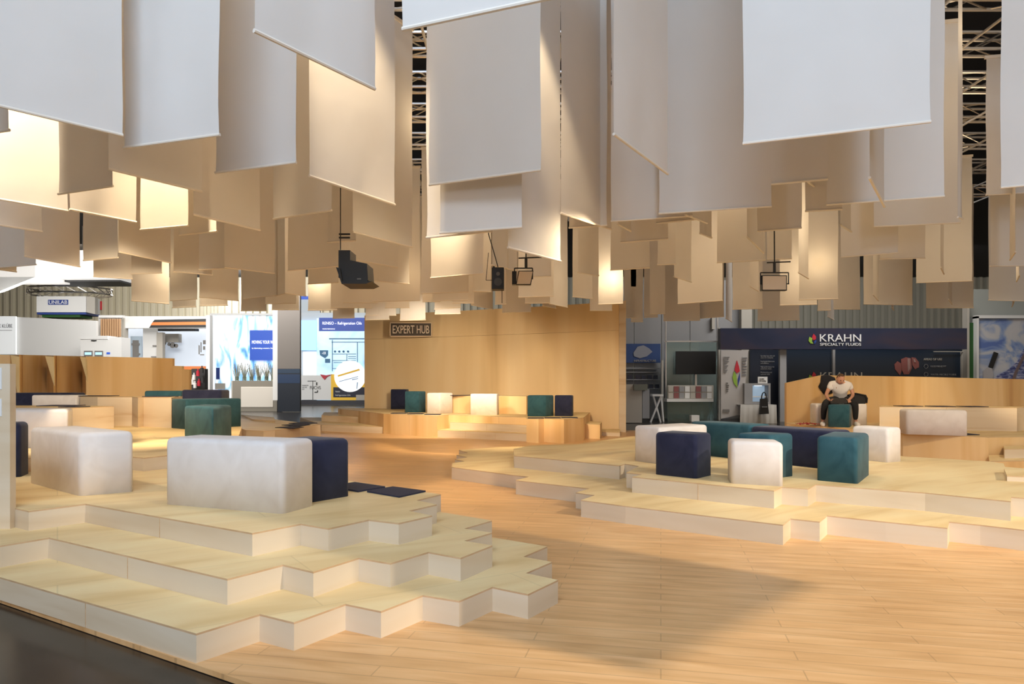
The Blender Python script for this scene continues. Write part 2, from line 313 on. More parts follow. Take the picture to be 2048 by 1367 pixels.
# hub platform
e = tag(empty('stepped_platform', P(767, 866)), 'plywood stage with steps at both sides in front of the tall wooden wall', 'platform')
ZH = .55
tier([yx(767,19.3),yx(874,17.9),yx(897,18.6),yx(1053,17.0),yx(1053,16.3),yx(1077,16.15),yx(1088,16.4),yx(1128,16.0),yx(1150,16.5),yx(1167,16.9),yx(1180,20.2),yx(735,23.7),yx(683,24.3),yx(676,23.4)], ZH, e, sidemat=M['orange'])
tier([yx(874,17.95),yx(1053,16.6),yx(1053,17.4),yx(900,19.0)], ZH/3, e)
tier([yx(900,18.3),yx(1053,16.95),yx(1053,17.5),yx(905,19)], ZH*2/3, e)
tier([yx(643,20.3),yx(768,19.35),yx(790,20.6),yx(700,25),yx(600,25)], ZH/3, e)
tier([yx(643,22.3),yx(768,20.8),yx(790,21.6),yx(700,25),yx(648,25)], ZH*2/3, e)
tier([yx(1166,17.6),yx(1200,17.4),yx(1204,18.6),yx(1166,19)], .36, e, sidemat=M['orange'])
tier([yx(1200,18.5),yx(1240,18.2),yx(1241,19.7),yx(1185,20.0)], .10, e)
e = tag(empty('seating_block', yx(960, 18.6)), 'plywood seating block on the hub stage between the beige and the teal cubes', 'block')
tier([yx(885,19.9),yx(1053,18.95),yx(1060,19.7),yx(890,21)], 1.04, e, name='body', z0=ZH, sidemat=M['orange'])

# ---------------------------------------------------------------- wooden walls
def wall(name, pts, z0, tops, thick, m, parent=None):
    """pts: plan points, tops: heights per point"""
    bm = bmesh.new(); n = len(pts); P0 = [Vector((p.x, p.y, 0)) for p in pts]
    fr = [(bm.verts.new((p.x, p.y, z0)), bm.verts.new((p.x, p.y, t))) for p, t in zip(P0, tops)]
    bk = [(bm.verts.new((p.x, p.y+thick, z0)), bm.verts.new((p.x, p.y+thick, t))) for p, t in zip(P0, tops)]
    for i in range(n-1):
        bm.faces.new((fr[i][0], fr[i+1][0], fr[i+1][1], fr[i][1])); bm.faces.new((bk[i+1][0], bk[i][0], bk[i][1], bk[i+1][1]))
        bm.faces.new((fr[i][1], fr[i+1][1], bk[i+1][1], bk[i][1])); bm.faces.new((fr[i][0], bk[i][0], bk[i+1][0], fr[i+1][0]))
    bm.faces.new((fr[0][0], fr[0][1], bk[0][1], bk[0][0])); bm.faces.new((fr[-1][0], bk[-1][0], bk[-1][1], fr[-1][1]))
    o = link(name, bm, m, parent); return o
hw = tag(empty('partition_wall', yx(985, 22)), 'tall beech veneer wall behind the hub stage, bearing the dark sign', 'wall')
def hubY(px): return 24+(px-729)/(1238-729)*(20-24)
wall('panel', [yx(729,24), yx(903,hubY(903)), yx(1086,hubY(1086)), yx(1238,20)], 0, [2.9]*4, .25, M['birch'], hw)
a = [yx(729,24), yx(903,hubY(903)), yx(1086,hubY(1086)), yx(1238,20)]
wall('panel', a, 2.905, [3.72]*4, .25, M['birch'], hw)
wall('end_post', [yx(1238.5,19.95), yx(1252,19.8)], 0, [3.72]*2, .3, M['side'], hw)
bm = bmesh.new(); s = empty('sign', XZ(822, 658, 23.1)); tag(s, 'dark EXPERT HUB sign on the tall wooden wall', 'sign')
sb_ = PB('board', 781, 646, 862, 671, 22.55, .04, mat('sign brown', (.045, .032, .024), .6), s)
bm = bmesh.new()
for r_ in ((779.5,644,863.5,646),(779.5,671,863.5,673),(779.5,644,781.2,673),(862,644,863.6,673)): pbox(bm, *r_, 22.53, .07)
link('frame', bm, mat('sign frame', (.62,.47,.32), .6), s)
text('EXPERT HUB', 785.5, 650.5, 858.5, 666.5, 22.54, mat('sign letters', (.62,.52,.40), .6), sb_)

# folded wall at back left
fx = [(-220,15.8),(20,17.0),(38,15.95),(92,17.3),(107,16.2),(163,17.9),(172,16.9),(305,18.2),(345,18.9)]
t = [2.12]*len(fx)
wl = tag(empty('partition_wall', yx(170, 17)), 'low folded beech veneer wall at back left, behind the seating blocks', 'wall')
wall('panel', [yx(a, b) for a, b in fx], 0, [H+62/F*16.6 if i < 2 else H+(770-708-(x_/345)*8)/F*y_ for i, (x_, y_) in enumerate(fx)], .12, M['orange'], wl)
wall('panel', [yx(345.2,18.9), yx(364,19.2)], 0, [H+39/F*18.9]*2, .12, M['orange'], wl)
wall('panel', [yx(364.2,19.2), yx(379,19.5)], 0, [H+32/F*19.2]*2, .12, M['orange'], wl)
for f_ in ([(21,709.5),(38,713),(38,786),(35,786)], [(90,711.5),(107,713),(108.5,772)], [(160,713),(172.5,714),(175,765)]):
    bm = bmesh.new(); poly_plate(bm, f_, 15.75, .03); link('fin', bm, M['top'], wl)
# back right wall
wr = tag(empty('partition_wall', yx(1800, 17)), 'low beech veneer wall with a slanted left end, behind the person', 'wall')
wall('panel', [yx(1573,17.4), yx(1643,16.62)], 0, [H+4.5/F*17.4, H+20/F*16.6], .12, M['orange'], wr)
wall('panel', [yx(1643.3,16.6), yx(1757,16.9), yx(1858,17.1), yx(1975,17.4), yx(2300,18)], 0, [H+20/F*16.6, H+18.5/F*16.9, H+16.6/F*17.1, H+13.5/F*17.4, H+8/F*18], .12, M['orange'], wr)

# wooden info post at the left edge
q = P(20, 1057, 2*S1)
e = tag(empty('info_post', q), 'wooden info panel at the left frame edge with white sheets', 'panel')
bm = bmesh.new(); bx(bm, (q.x-.9, q.y, 2*S1), (q.x, q.y+.06, H+43/F*q.y)); link('board', bm, M['side'], e)
bm = bmesh.new()
for a, b in ((735, 778), (797, 832)):
    u, v = XZ(-40, a, q.y), XZ(4, b, q.y); bx(bm, (u.x, q.y-.004, v.z), (v.x, q.y-.0005, u.z))
link('notice_sheet', bm, M['white_p'], e)

# ---------------------------------------------------------------- benches and cubes
def bench(A, B, Cc, z0, ytop, m, label, cat='bench', name='upholstered_bench', group=None, r=.045):
    """A, B, Cc: view px of three base corners on plane z0 (B the nearest), ytop: row of the top at B"""
    a, b, c = [q if isinstance(q, Vector) else P(q[0], q[1], z0) for q in (A, B, Cc)]
    a, b, c = [Vector((q.x, q.y, z0)) for q in (a, b, c)]; h = H-(ytop-YH)/F*b.y-z0
    d = a+c-b; base = [b, c, d, a]; bm = bmesh.new(); o0 = Vector((b.x, b.y, z0))
    lo = [bm.verts.new(p-o0) for p in base]; up = [bm.verts.new(p-o0+Vector((0, 0, h))) for p in base]
    bm.faces.new(lo[::-1]); bm.faces.new(up)
    for i in range(4): bm.faces.new((lo[i], lo[(i+1) % 4], up[(i+1) % 4], up[i]))
    ed = [e_ for e_ in bm.edges if not (e_.verts[0] in lo and e_.verts[1] in lo)]
    bmesh.ops.bevel(bm, geom=ed, offset=min(r, h*.3), segments=4, affect='EDGES', profile=.5)
    o = link(name, bm, m, smooth=True); o.location = o0
    for p in o.data.polygons: p.use_smooth = True
    tag(o, label, cat, group); return o
zL = 3*S1
bench((328.8,1007.7),(566,1027.7),(629.4,1010),zL,883,M['white'],'long white bench in the left foreground, nearest the camera')
bench((540,994.3),(618,1005.3),(700.8,991),zL,882,M['navy'],'navy cube touching the back of the nearest white bench','cube','upholstered_cube')
bench((58.9,965),(159,991.8),(269,982.7),zL,865,M['white'],'white bench turned end-on at left, beside the wooden info panel')
bench((-60,957),(41,953.5),(58.5,945.5),zL,845,M['navy'],'navy bench at left edge, partly hidden by the wooden info panel')
bench((10,895),(136,896),(146,888),ZL4,818,M['white'],'white bench behind the end-on white bench, in front of the far left seating block')
ZC = P(343,855.5,ZL4).y
bench((343,855.4),(372,858),(483,852),ZL4,798,M['teal'],'teal bench right of the tallest seating block, behind the teal cube',r=.035)
bench((368,881),(425.6,887),(464,877),ZL4,813,M['teal'],'teal cube in front of the teal bench at left','cube','upholstered_cube')
def far_bench(x1, x2, ytop, Y, dpth, z0, m, label, name='upholstered_bench', cat='bench', skew=.0):
    a = yx(x1, Y); b = yx(x2, Y+skew); bb = b; c = Vector((b.x, b.y+dpth, 0)); a.z = b.z = c.z = z0
    a, b, c = Vector((a.x, a.y, z0)), Vector((b.x, b.y, z0)), Vector((b.x, b.y+dpth, z0))
    return bench(a, b, c, z0, ytop, m, label, cat, name, r=.04)
far_bench(62, 154, 789.5, 13.75, .4, ZL4, M['white'], 'white bench low behind the far left seating block, its top just showing')
far_bench(-60, 146, 785, 14.7, .45, ZL4, M['navy'], 'navy bench under the folded wall at far left, its top just showing')
far_bench(288, 362, 781, 14.3, .45, ZL4, M['teal'], 'teal bench top showing behind the tallest seating block')
far_bench(363, 442, 779, 14.2, .45, ZL4, M['navy'], 'navy bench just behind the left teal bench, by the bottle rack')
z2 = 2*S2
bench((1267.8,920.5),(1319,928),(1416,918),z2,854,M['white'],'white bench at the left end of the right platform, behind the navy cube')
bench((1309,948),(1392.4,957),(1424,949.5),z2,868,M['navy'],'navy cube at front left of the right platform','cube','upholstered_cube')
def longb(p, q, m, label, yt):
    a, b = P(*p, z2), P(*q, z2); d = (b-a).normalized(); n = Vector((-d.y, d.x, 0)); n = n if n.y > 0 else -n
    return bench(a, b, b+n*.42, z2, yt, m, label)
longb((1380,906.7),(1500,920.5),M['teal'],'long teal bench in the back row of the right platform, left of the navy one',849)
longb((1501,920.6),(1660,938.7),M['navy'],'long navy bench in the back row of the right platform, joined to the teal one',861)
bench((1455,955.5),(1462,966.5),(1567,972.5),z2,881,M['white'],'white cube at the very front edge of the right platform','cube','upholstered_cube')
bench((1472,950),(1543,957.5),(1588,951),z2,869,M['teal'],'teal cube half hidden behind the front white cube','cube','upholstered_cube')
bench((1633,960),(1715,967.5),(1738.5,948.5),z2,875,M['teal'],'teal cube standing alone at front right of the right platform','cube','upholstered_cube')
bench((1703,917),(1776,924.6),(1804,922),z2,855,M['white'],'white bench on the right platform behind the lone teal cube')
# back right stage
bq = lambda x, y: P(x, y, ZR3)
bench((1812.6,868),(1936,871.5),bq(1936,871.5)+Vector((.1,.42,0)),ZR3,820,M['white'],'white bench in front of the long seating block at back right')
bench((1632,849),(1735,850),bq(1735,850)+Vector((.05,.45,0)),ZR3,807,M['white'],'white bench the person is sitting on')
bench((1655.5,853),(1699,854.5),(1703,851),ZR3,809,M['teal'],'teal cube between the legs of the seated person','cube','upholstered_cube')
# hub stage
def hb(x1, xm, x2, yb, yt, m, label, name='upholstered_cube', cat='cube'):
    Y = F*(H-ZH)/(yb-YH); a, b, c_ = yx(x1, Y+.12), yx(xm, Y), yx(x2, Y+.35)
    a, b, c_ = [Vector((v.x, v.y, ZH)) for v in (a, b, c_)]
    return bench(a, b, c_, ZH, yt, m, label, cat, name, r=.035)
hb(781,812,818,818,778,M['navy'],'navy cube leftmost on the hub stage, against the wooden wall')
hb(809,837,852,824.5,782,M['teal'],'teal cube next to the leftmost navy cube on the hub stage')
hb(853,880,906,826.5,785,M['white'],'beige-white cube beside the teal cube, left part of the hub stage')
hb(940.5,994,998,829.5,787,M['white'],'white cube in the middle of the hub stage, in front of the seating block')
hb(1054,1091,1108,832.5,790,M['teal'],'teal cube at the right of the hub stage')
hb(1109,1144,1147,832,790,M['navy'],'navy cube rightmost on the hub stage')

# ---------------------------------------------------------------- flat mats
def fmat(pts, z, label, group=None, t=.012):
    W = [P(p[0], p[1], z) if not isinstance(p, Vector) else Vector((p.x, p.y, z)) for p in pts]; c0 = sum(W, Vector())/len(W)
    bm = bmesh.new(); A = [bm.verts.new(p-c0) for p in W]; B = [bm.verts.new(p-c0+Vector((0, 0, t))) for p in W]
    bm.faces.new(A[::-1]); bm.faces.new(B)
    for i in range(len(A)): bm.faces.new((A[i], A[(i+1) % len(A)], B[(i+1) % len(A)], B[i]))
    o = link('seat_mat', bm, M['mat']); o.location = c0+Vector((0, 0, .001)); tag(o, label, 'mat', group); return o
fmat([(655,974),(709.5,965.8),(770.4,974.7),(716.5,984)], zL, 'flat navy mat half behind the near navy cube', 'navy mats on the near platform')
fmat([(734,984),(785.7,974.7),(851.3,983.4),(798.6,995)], zL, 'flat navy mat fully in view near the corner of the left platform', 'navy mats on the near platform')
for (a, b), s_ in zip(((550,853.8),(563,849),(577,845.3)), ('nearest', 'middle', 'farthest')):
    fmat([(a,b+1.2),(a+32,b-1.8),(a+58,b+.6),(a+36,b+3.6)], .30, s_+' of the three navy mats on the low part left of the hub stage', 'mats on the low part')
yA = F*(H-zA); 
def rect(px, Y, w_, d_=.42): 
    x0 = (px-CX)/F*Y; return [Vector((x0,Y,0)),Vector((x0+w_,Y,0)),Vector((x0+w_,Y+d_,0)),Vector((x0,Y+d_,0))]
ya, yb_ = P(190,858,ZL4).y, P(287,852.5,ZL4).y
fmat(rect(72, ya+1.0-.5, .62, .45), zA, 'long navy mat on the far left block, just before the low white bench', 'mats on the far left blocks')
fmat(rect(116, ya-.15, .34, .35), zA, 'navy mat at the front of the far left block', 'mats on the far left blocks')
fmat(rect(152, yb_+.9, .62), zB, 'navy mat on the tallest block near its left side', 'mats on the far left blocks')
fmat(rect(284, yb_+.12, .48), zB, 'navy mat at the front of the tallest block', 'mats on the far left blocks')
for i, px in enumerate((1808, 1862.5, 1914)):
    fmat(rect(px, (13.0, 12.62, 12.35)[i], .40, .38), ZR3, ('left', 'middle', 'right')[i]+' mat on the front edge of the back right stage', 'mats on the back right stage')
for i, px in enumerate((1808, 1873, 1938)):
    fmat(rect(px, (14.1, 13.95, 13.8)[i], .39, .40), .90, ('left', 'middle', 'right')[i]+' mat on top of the long seating block at back right', 'mats on the seating block')
for i, (px, Y) in enumerate(((781,19.25),(814,18.85),(848,18.4))):
    fmat(rect(px, Y, .42, .4), ZH, ('left', 'middle', 'right')[i]+' mat on the left front of the hub stage', 'mats on the hub stage')
for i, (px, Y) in enumerate(((1056,16.4),(1090,16.5),(1124,16.6))):
    fmat(rect(px, Y, .38, .36), ZH, ('left', 'middle', 'right')[i]+' mat on the right front of the hub stage', 'mats on the hub stage')
fmat(rect(897, 19.6, .6, .4), 1.04, 'mat on the seating block of the hub stage')

# ---------------------------------------------------------------- trusses
def truss(Y, z=6.62, x0=-9, x1=13.5, label=''):
    e = tag(empty('ceiling_truss', ((x0+x1)/2, Y, z)), label, 'truss', 'aluminium trusses above the banners'); h = .26
    for dy in (0, h):
        for dz in (0, h):
            bm = bmesh.new(); tube(bm, (x0, Y+dy, z+dz), (x1, Y+dy, z+dz), .028, 6); link('chord', bm, M['alu'], e)
    bm = bmesh.new(); n = int((x1-x0)/.52); st = (x1-x0)/n
    for i in range(n):
        xa, xb = x0+i*st, x0+(i+1)*st
        a, b = (0, h) if i % 2 else (h, 0)
        for dy in (0, h): tube(bm, (xa, Y+dy, z+a), (xb, Y+dy, z+b), .013, 5)
        for dz in (0, h): tube(bm, (xa, Y+a, z+dz), (xb, Y+b, z+dz), .013, 5)
    link('lattice', bm, M['alu'], e)
for i, Y in enumerate((8.2, 9.6, 11, 12.4, 13.8, 15.4, 17.2, 19.4, 22)):
    truss(Y, label='aluminium lattice truss above the banners, %s one going away from the camera' % ('nearest', 'second', 'third', 'fourth', 'fifth', 'sixth', 'seventh', 'eighth', 'farthest')[i])

for i in range(22):
    X = -8.6+i*1.04; bm = bmesh.new(); tube(bm, (X, 2.6, 6.568), (X, 22.3, 6.568), .024, 6)
    tag(link('rigging_tube', bm, M['alu']), 'thin tube under the trusses, %s from the left' % (['leftmost']+['%d%s' % (k, {2:'nd',3:'rd',21:'st',22:'nd'}.get(k, 'th')) for k in range(2, 23)])[i], 'tube', 'rigging tubes under the trusses')
# ---------------------------------------------------------------- hanging fabric banners
ZT, DZ = 6.52, 2.0
B_ = []     # x1, y1, x2, y2 of the bottom edge in view px, width, label, top row
def nb(x1, y1, x2, y2, label=None, W=1.1, top=None, cap=None): B_.append((x1, y1, x2, y2, label, W, top, cap))
nb(-150,179,245,273,'huge pale banner filling the top left corner',1.45)
nb(248,298,439,272,'cool white banner hanging low beside the top left corner banner')
nb(509,65.7,749,181,'white banner with a slanting hem left of top centre',1.15)
nb(431,348,592,327,'grey-beige banner just right of the low cool white one')
nb(619,354,789.5,411,'brightly backlit cream banner left of centre, under the slanting white one')
nb(806,62.5,1128,-6,'white banner cut by the top edge, at top centre',1.25)
nb(859,372,1081.5,342,'large pale banner at centre, right of the narrow truss gap')
nb(880,468,1044,456,'taupe banner directly below the large central pale banner',1.1,.78)
nb(853,477,985,464,'taupe banner peeping out left of the one below the central pale banner',1.1,.8)
nb(1016,497,1121,524,'bright cream tall banner right of the central pale banner',1.1,.72)
nb(1122,428,1222.5,460,'tall pink-beige banner right of the bright cream tall banner')
nb(1228,271,1335.5,350,'narrow white banner turned away, right of centre')
nb(1222.5,444,1385,433,'pink-beige banner behind the narrow turned white one')
nb(1318,428.5,1543,414,'wide light taupe banner right of centre')
nb(1486,290,1861,246,'very large cool white banner at upper right')
nb(1653,411,1888.5,394,'wide pinkish banner hanging just under the very large white one')
nb(2002,377,2260,354,'cool white banner cut by the right frame edge')
nb(1748,454,1920,446.5,'yellowish banner whose top rail shows beside the right truss gap',1.1,1.15)
nb(1916,436,1925,439,'glowing sliver of a banner seen edge-on beside the right truss gap',.62)
nb(1832.6,566,1944,562,'yellow-tan banner hanging low at right, its top rail visible',1.1,1.175)
nb(1972,391,2120,383,'shaded tan banner behind the right-edge white one',1.1,1.5)
nb(1980.5,533,2110,531.5,'tan banner at the right edge below the white one')
nb(1977,600.5,2112,604,'lowest tan banner at the right edge')
nb(2020,521,2031,505,'bright edge-on banner at the right edge')
nb(2033,564,2039,552,None,.7); nb(2024,614,2028,604,None,.5)
# right middle
nb(1543,370,1655,360,'orange-lit banner between the two widest banners at right')
nb(1515,464,1603,457); nb(1612,362,1647,390,None,1.1,1.14); nb(1611,424,1684,420); nb(1597,546,1617,558); nb(1598,600,1676,598.5)
nb(1681,451,1702.5,465); nb(1682,515,1795.5,506); nb(1739,358,1769,415,None,1.1,.88); nb(1760,519,1850,517); nb(1727.5,608.5,1825,610)
nb(1746,589,1757,603); nb(1667,618.5,1720,619); nb(1881.5,536,1888,549); nb(1852.5,616,1947,616); nb(1897,599,1904,609)
nb(1655,625,1668,648); nb(1635,621.5,1662,620.5); nb(1560,611,1634,609); nb(1783,615,1788,621)
# centre right
nb(1434,526,1531,521); nb(1494.5,475,1527,507); nb(1534,520,1583,518); nb(1515,642,1599,640); nb(1500,573.5,1517,583)
nb(1465,619,1525,617.5); nb(1451.5,637,1464,644); nb(1356,608,1445,601.5); nb(1327,642,1400,641); nb(1385,638,1448,633.5)
nb(1348,554,1383,565); nb(1315,530,1352,529); nb(1288,635,1315.5,634.5); nb(1400,468,1423,477); nb(1370,431,1414,447.5)
nb(1313,448,1392,440); nb(1221,541,1299.5,536); nb(1241.5,486,1336,479); nb(1236,450,1261,463.5); nb(1300,628,1330,628)
nb(1262,644,1286,644); nb(1248,636,1272,636); nb(1197,609,1246,607.5); nb(1180,621.5,1224,621.5); nb(1156,546,1197.5,552)
nb(1145.5,594,1185,598); nb(1138,457,1214,452); nb(1098,607.5,1135,615); nb(1052,554,1102,553); nb(1037,595,1107,593)
nb(1004.5,625,1062,624); nb(984,531,1014,537); nb(1012,538,1034,541); nb(1085,612,1112,617)
# centre left
nb(861.5,557,967,547.5,'bright cream banner left of the small black loudspeaker'); nb(843.5,587.5,937,584.5); nb(800,641,851,640)
nb(706,465,824.5,495.5); nb(700,519,795,536); nb(725,560,819,568.5); nb(576,542,678,533); nb(686.5,606,755,606)
nb(745,603,840,601.5); nb(616,621,674,620.5); nb(869,619,921.5,615); nb(870,628.5,921,627.5); nb(865,602,936,600.5)
nb(942,610,986,619); nb(946,583,982,584); nb(662,616,745,616); nb(665.5,637,709,636); nb(731,631,792,631)
nb(731,640,778.5,639); nb(770,616,819,616); nb(655,486,712,482); nb(905,607,948,606.5); nb(990,609,1012,608.5); nb(1050,607,1100,606.5); nb(845,604,880,604)
# left
nb(281,461,376,452.5,'bright yellow-cream banner at left, glowing among tan ones'); nb(217,340,403,384.5,'pinkish banner with a slanting hem behind the low cool white banner')
nb(117,390,225.5,374,'grey-shaded banner below the top left corner banner'); nb(-90,385,135.5,423.5,'bright wrinkled cream banner at the left frame edge')
nb(-120,282,18,263,'small cool grey corner of a banner at the left frame edge'); nb(386.5,430.5,520,461.5,'large rosy tan banner below the grey-beige one')
nb(547,439.5,663,422,'light taupe banner left of the backlit cream one, lower down'); nb(449,535.5,549,547.5); nb(347,544,424,550.5)
nb(359,471.5,433,464); nb(398,540,455,537.5); nb(340,602,394,598.5); nb(399,595,477,602); nb(487,598.5,553,591); nb(552,592,570,587)
nb(531,608,592,607); nb(570,586.5,612,592.5); nb(616.5,568.5,677,565.5); nb(482,622,533,622); nb(544,620,598,620)
nb(400,612,455,611); nb(345,616,392,614)
nb(-30,447,84,464.5); nb(48.5,513,160,534.5); nb(167,522,235.5,516); nb(140,420.5,272,446); nb(237.5,504.5,342,526.5)
nb(262.5,548.5,323.5,546.5); nb(187,554,265,558.5); nb(263,602,338,608); nb(-40,535,33,544.5); nb(-15,537,72,530)
def zone(x):
    for lim, n in ((130, 'above the far left booth'), (260, 'above the hanging white sign box'), (420, 'above the orange-striped booth'), (560, 'above the blue lit booth'),
                   (730, 'above the refrigeration poster'), (870, 'above the EXPERT HUB sign'), (1060, 'around the small loudspeaker'), (1250, 'by the tall wall right end'),
                   (1440, 'above the magazine rack'), (1640, 'around the hanging light panel'), (1800, 'above the seated person'), (1960, 'above the right end of the navy stand')):
        if x < lim: return n
    return 'at the right frame edge'
cnt = {}
solved = []
for (x1, y1, x2, y2, label, W, top, cap) in B_:
    ym = (y1+y2)/2; xm = (x1+x2)/2; lim = cap or (19.3 if 690 < xm < 1255 else 20.5)
    D = min(F*DZ*(top or 1)/(YH-ym), lim); dz = D*(YH-ym)/F
    Y1, Y2 = F*dz/(YH-y1), F*dz/(YH-y2)
    f = min(1, 1.15/max(abs(Y2-Y1), 1e-6)); Y1, Y2 = D+(Y1-D)*f, D+(Y2-D)*f
    solved.append((Y1, Y2, dz))
zo = {}
for i, b in enumerate(B_):
    if b[4] is None: zo.setdefault(zone((b[0]+b[2])/2), []).append((b[0], i))
NUM = ['first', 'second', 'third', 'fourth', 'fifth', 'sixth', 'seventh', 'eighth', 'ninth', 'tenth', 'eleventh', 'twelfth', 'thirteenth', 'fourteenth', 'fifteenth', 'sixteenth']
auto = {}
for z_, l in zo.items():
    for r_, (_, i) in enumerate(sorted(l)):
        b = B_[i]; wd = b[2]-b[0]; kind = 'narrow edge-on' if wd < 26 else ('small' if wd < 62 else 'broad')
        hang = 'low-hanging' if max(b[1], b[3]) > 590 else 'higher'
        auto[i] = '%s %s tan banner, %s from left %s' % (kind, hang, NUM[min(r_, 15)], z_)
EXTRA = [((5.53, .12), (6.43, 1.04), 'banner beyond the right frame edge, casting the slanting floor shadow')]
for b in EXTRA: B_.append((0, 0, 0, 0, b[2], 1, None, None)); solved.append(b)
for i, (b, (Y1, Y2, dz)) in enumerate(zip(B_, solved)):
    x1, y1, x2, y2, label, W, top, cap = b
    if x1 == x2: a = Vector((*Y1, H+2)); c_ = Vector((*Y2, H+2)); dz = 2.0; mid = (a+c_)/2
    else: a = Vector(((x1-CX)/F*Y1, Y1, H+dz)); c_ = Vector(((x2-CX)/F*Y2, Y2, H+dz)); mid = (a+c_)/2
    e = tag(empty('hanging_banner', (mid.x, mid.y, H+dz)), label or auto[i], 'banner', 'fabric banners hung from the trusses')
    d = (c_-a); L_ = d.length; d.normalize(); n = Vector((-d.y, d.x, 0)); nx, nz = 10, 14
    zt = ZT; hh = zt-(H+dz); bm = bmesh.new(); rr = random.Random(i); ph, am, fr_ = rr.random()*6, .003+.008*rr.random(), 5+6*rr.random()
    rows = []
    for j in range(nz+1):
        v = j/nz; row = []
        for t_ in range(nx+1):
            u = t_/nx; off = am*math.sin(u*fr_+ph+v*2)*(1-.7*v)*math.sin(math.pi*min(1, v*3+.15))
            inset = .006*math.sin(v*9+ph)*(1 if v > .02 else 0)
            p = a.lerp(c_, u)+n*off; p = p+d*((.5-u)*2*inset)
            row.append(bm.verts.new((p.x, p.y, H+dz+.012+v*(hh-.03))))
        rows.append(row)
    for j in range(nz):
        for t_ in range(nx): bm.faces.new((rows[j][t_], rows[j][t_+1], rows[j+1][t_+1], rows[j+1][t_]))
    link('cloth', bm, M['cloth'], e, smooth=True)
    bm = bmesh.new(); tube(bm, a+Vector((0, 0, .012))-d*.004, c_+Vector((0, 0, .012))+d*.004, .013, 8); link('hem_rod', bm, M['rod'], e)
    bm = bmesh.new(); bx(bm, (-L_/2-.02, -.015, 0), (L_/2+.02, .015, .05))
    bmesh.ops.rotate(bm, verts=bm.verts[:], cent=(0, 0, 0), matrix=Matrix.Rotation(math.atan2(d.y, d.x), 3, 'Z')); bmesh.ops.translate(bm, verts=bm.verts[:], vec=(mid.x, mid.y, zt-.03))
    link('top_rail', bm, M['rod'], e)
    tx = -8.6+round((mid.x+8.6)/1.04)*1.04
    if abs(tx-mid.x) > .02 and mid.y > 2.6:
        bm = bmesh.new(); bx(bm, (min(tx, mid.x)-.02, mid.y-.012, 6.536), (max(tx, mid.x)+.02, mid.y+.012, 6.552)); link('hanger_arm', bm, M['alu'], e)

# ---------------------------------------------------------------- hanging equipment
def hang(x, y, Y, zt, bm, r=.012): tube(bm, XZ(x, y, Y), Vector((XZ(x, y, Y).x, Y, zt)), r, 6)
# big black line speaker / projector box
e = tag(empty('hanging_loudspeaker', XZ(705, 530, 9)), 'large black loudspeaker box hanging left of centre between banners', 'loudspeaker')
Y = 9.0
bm = bmesh.new(); pbox(bm, 677, 500, 700, 555, Y+.1, .35); poly_plate(bm, [(677,519),(696,519),(734,527),(736,560),(728,566),(690,566),(681,562)], Y, .4); link('cabinet', bm, M['black'], e)
bm = bmesh.new(); poly_plate(bm, [(672,534),(680,536),(684,562),(744,562),(732,567),(683,567)], Y-.05, .5); link('hood', bm, M['black'], e)
bm = bmesh.new(); hang(681, 500, Y+.2, 6.6, bm, .008); tube(bm, XZ(678,468,Y+.2), XZ(700,468,Y+.2), .012); tube(bm, XZ(678,475,Y+.2), XZ(700,475,Y+.2), .012); x_ = XZ(681, 0, Y+.2).x; tx = -8.6+round((x_+8.6)/1.04)*1.04; tube(bm, (x_, Y+.2, 6.568), (tx, Y+.2, 6.568), .01); link('bracket', bm, M['black'], e)
PB('badge', 714, 556, 722, 558.5, Y-.005, .004, M['greyd'], e)
# small loudspeaker
Y = 11.0; e = tag(empty('hanging_loudspeaker', XZ(995, 555, Y)), 'small black loudspeaker hanging right of centre, beside the video light', 'loudspeaker')
PB('cabinet', 983.5, 534, 1008, 578, Y, .22, M['black'], e, .012)
bm = bmesh.new(); disc(bm, XZ(996, 563, Y-.006), .062, .012); link('woofer', bm, mat('speaker cone', (.05,.045,.04), .4), e)
bm = bmesh.new(); disc(bm, XZ(996, 547, Y-.006), .03, .012); link('tweeter', bm, mat('tweeter', (.10,.09,.08), .4), e)
bm = bmesh.new(); tube(bm, XZ(996,534,Y+.1), XZ(988,505,Y+.1), .008); tube(bm, XZ(988,505,Y+.1), XZ(977,468,Y+.1), .008); tube(bm, XZ(977,468,Y+.1), Vector((XZ(977,468,Y).x, Y+.1, 6.6)), .008)
tube(bm, XZ(972,560,Y+.1), XZ(977,505,Y+.1), .005); tube(bm, XZ(972,560,Y+.1), XZ(984,560,Y+.1), .005); tube(bm, XZ(1004,578,Y+.1), XZ(1004,606,Y+.1), .006); x_ = XZ(977, 0, Y+.1).x; tx = -8.6+round((x_+8.6)/1.04)*1.04; tube(bm, (x_, Y+.1, 6.568), (tx, Y+.1, 6.568), .01); link('cable', bm, M['black'], e)
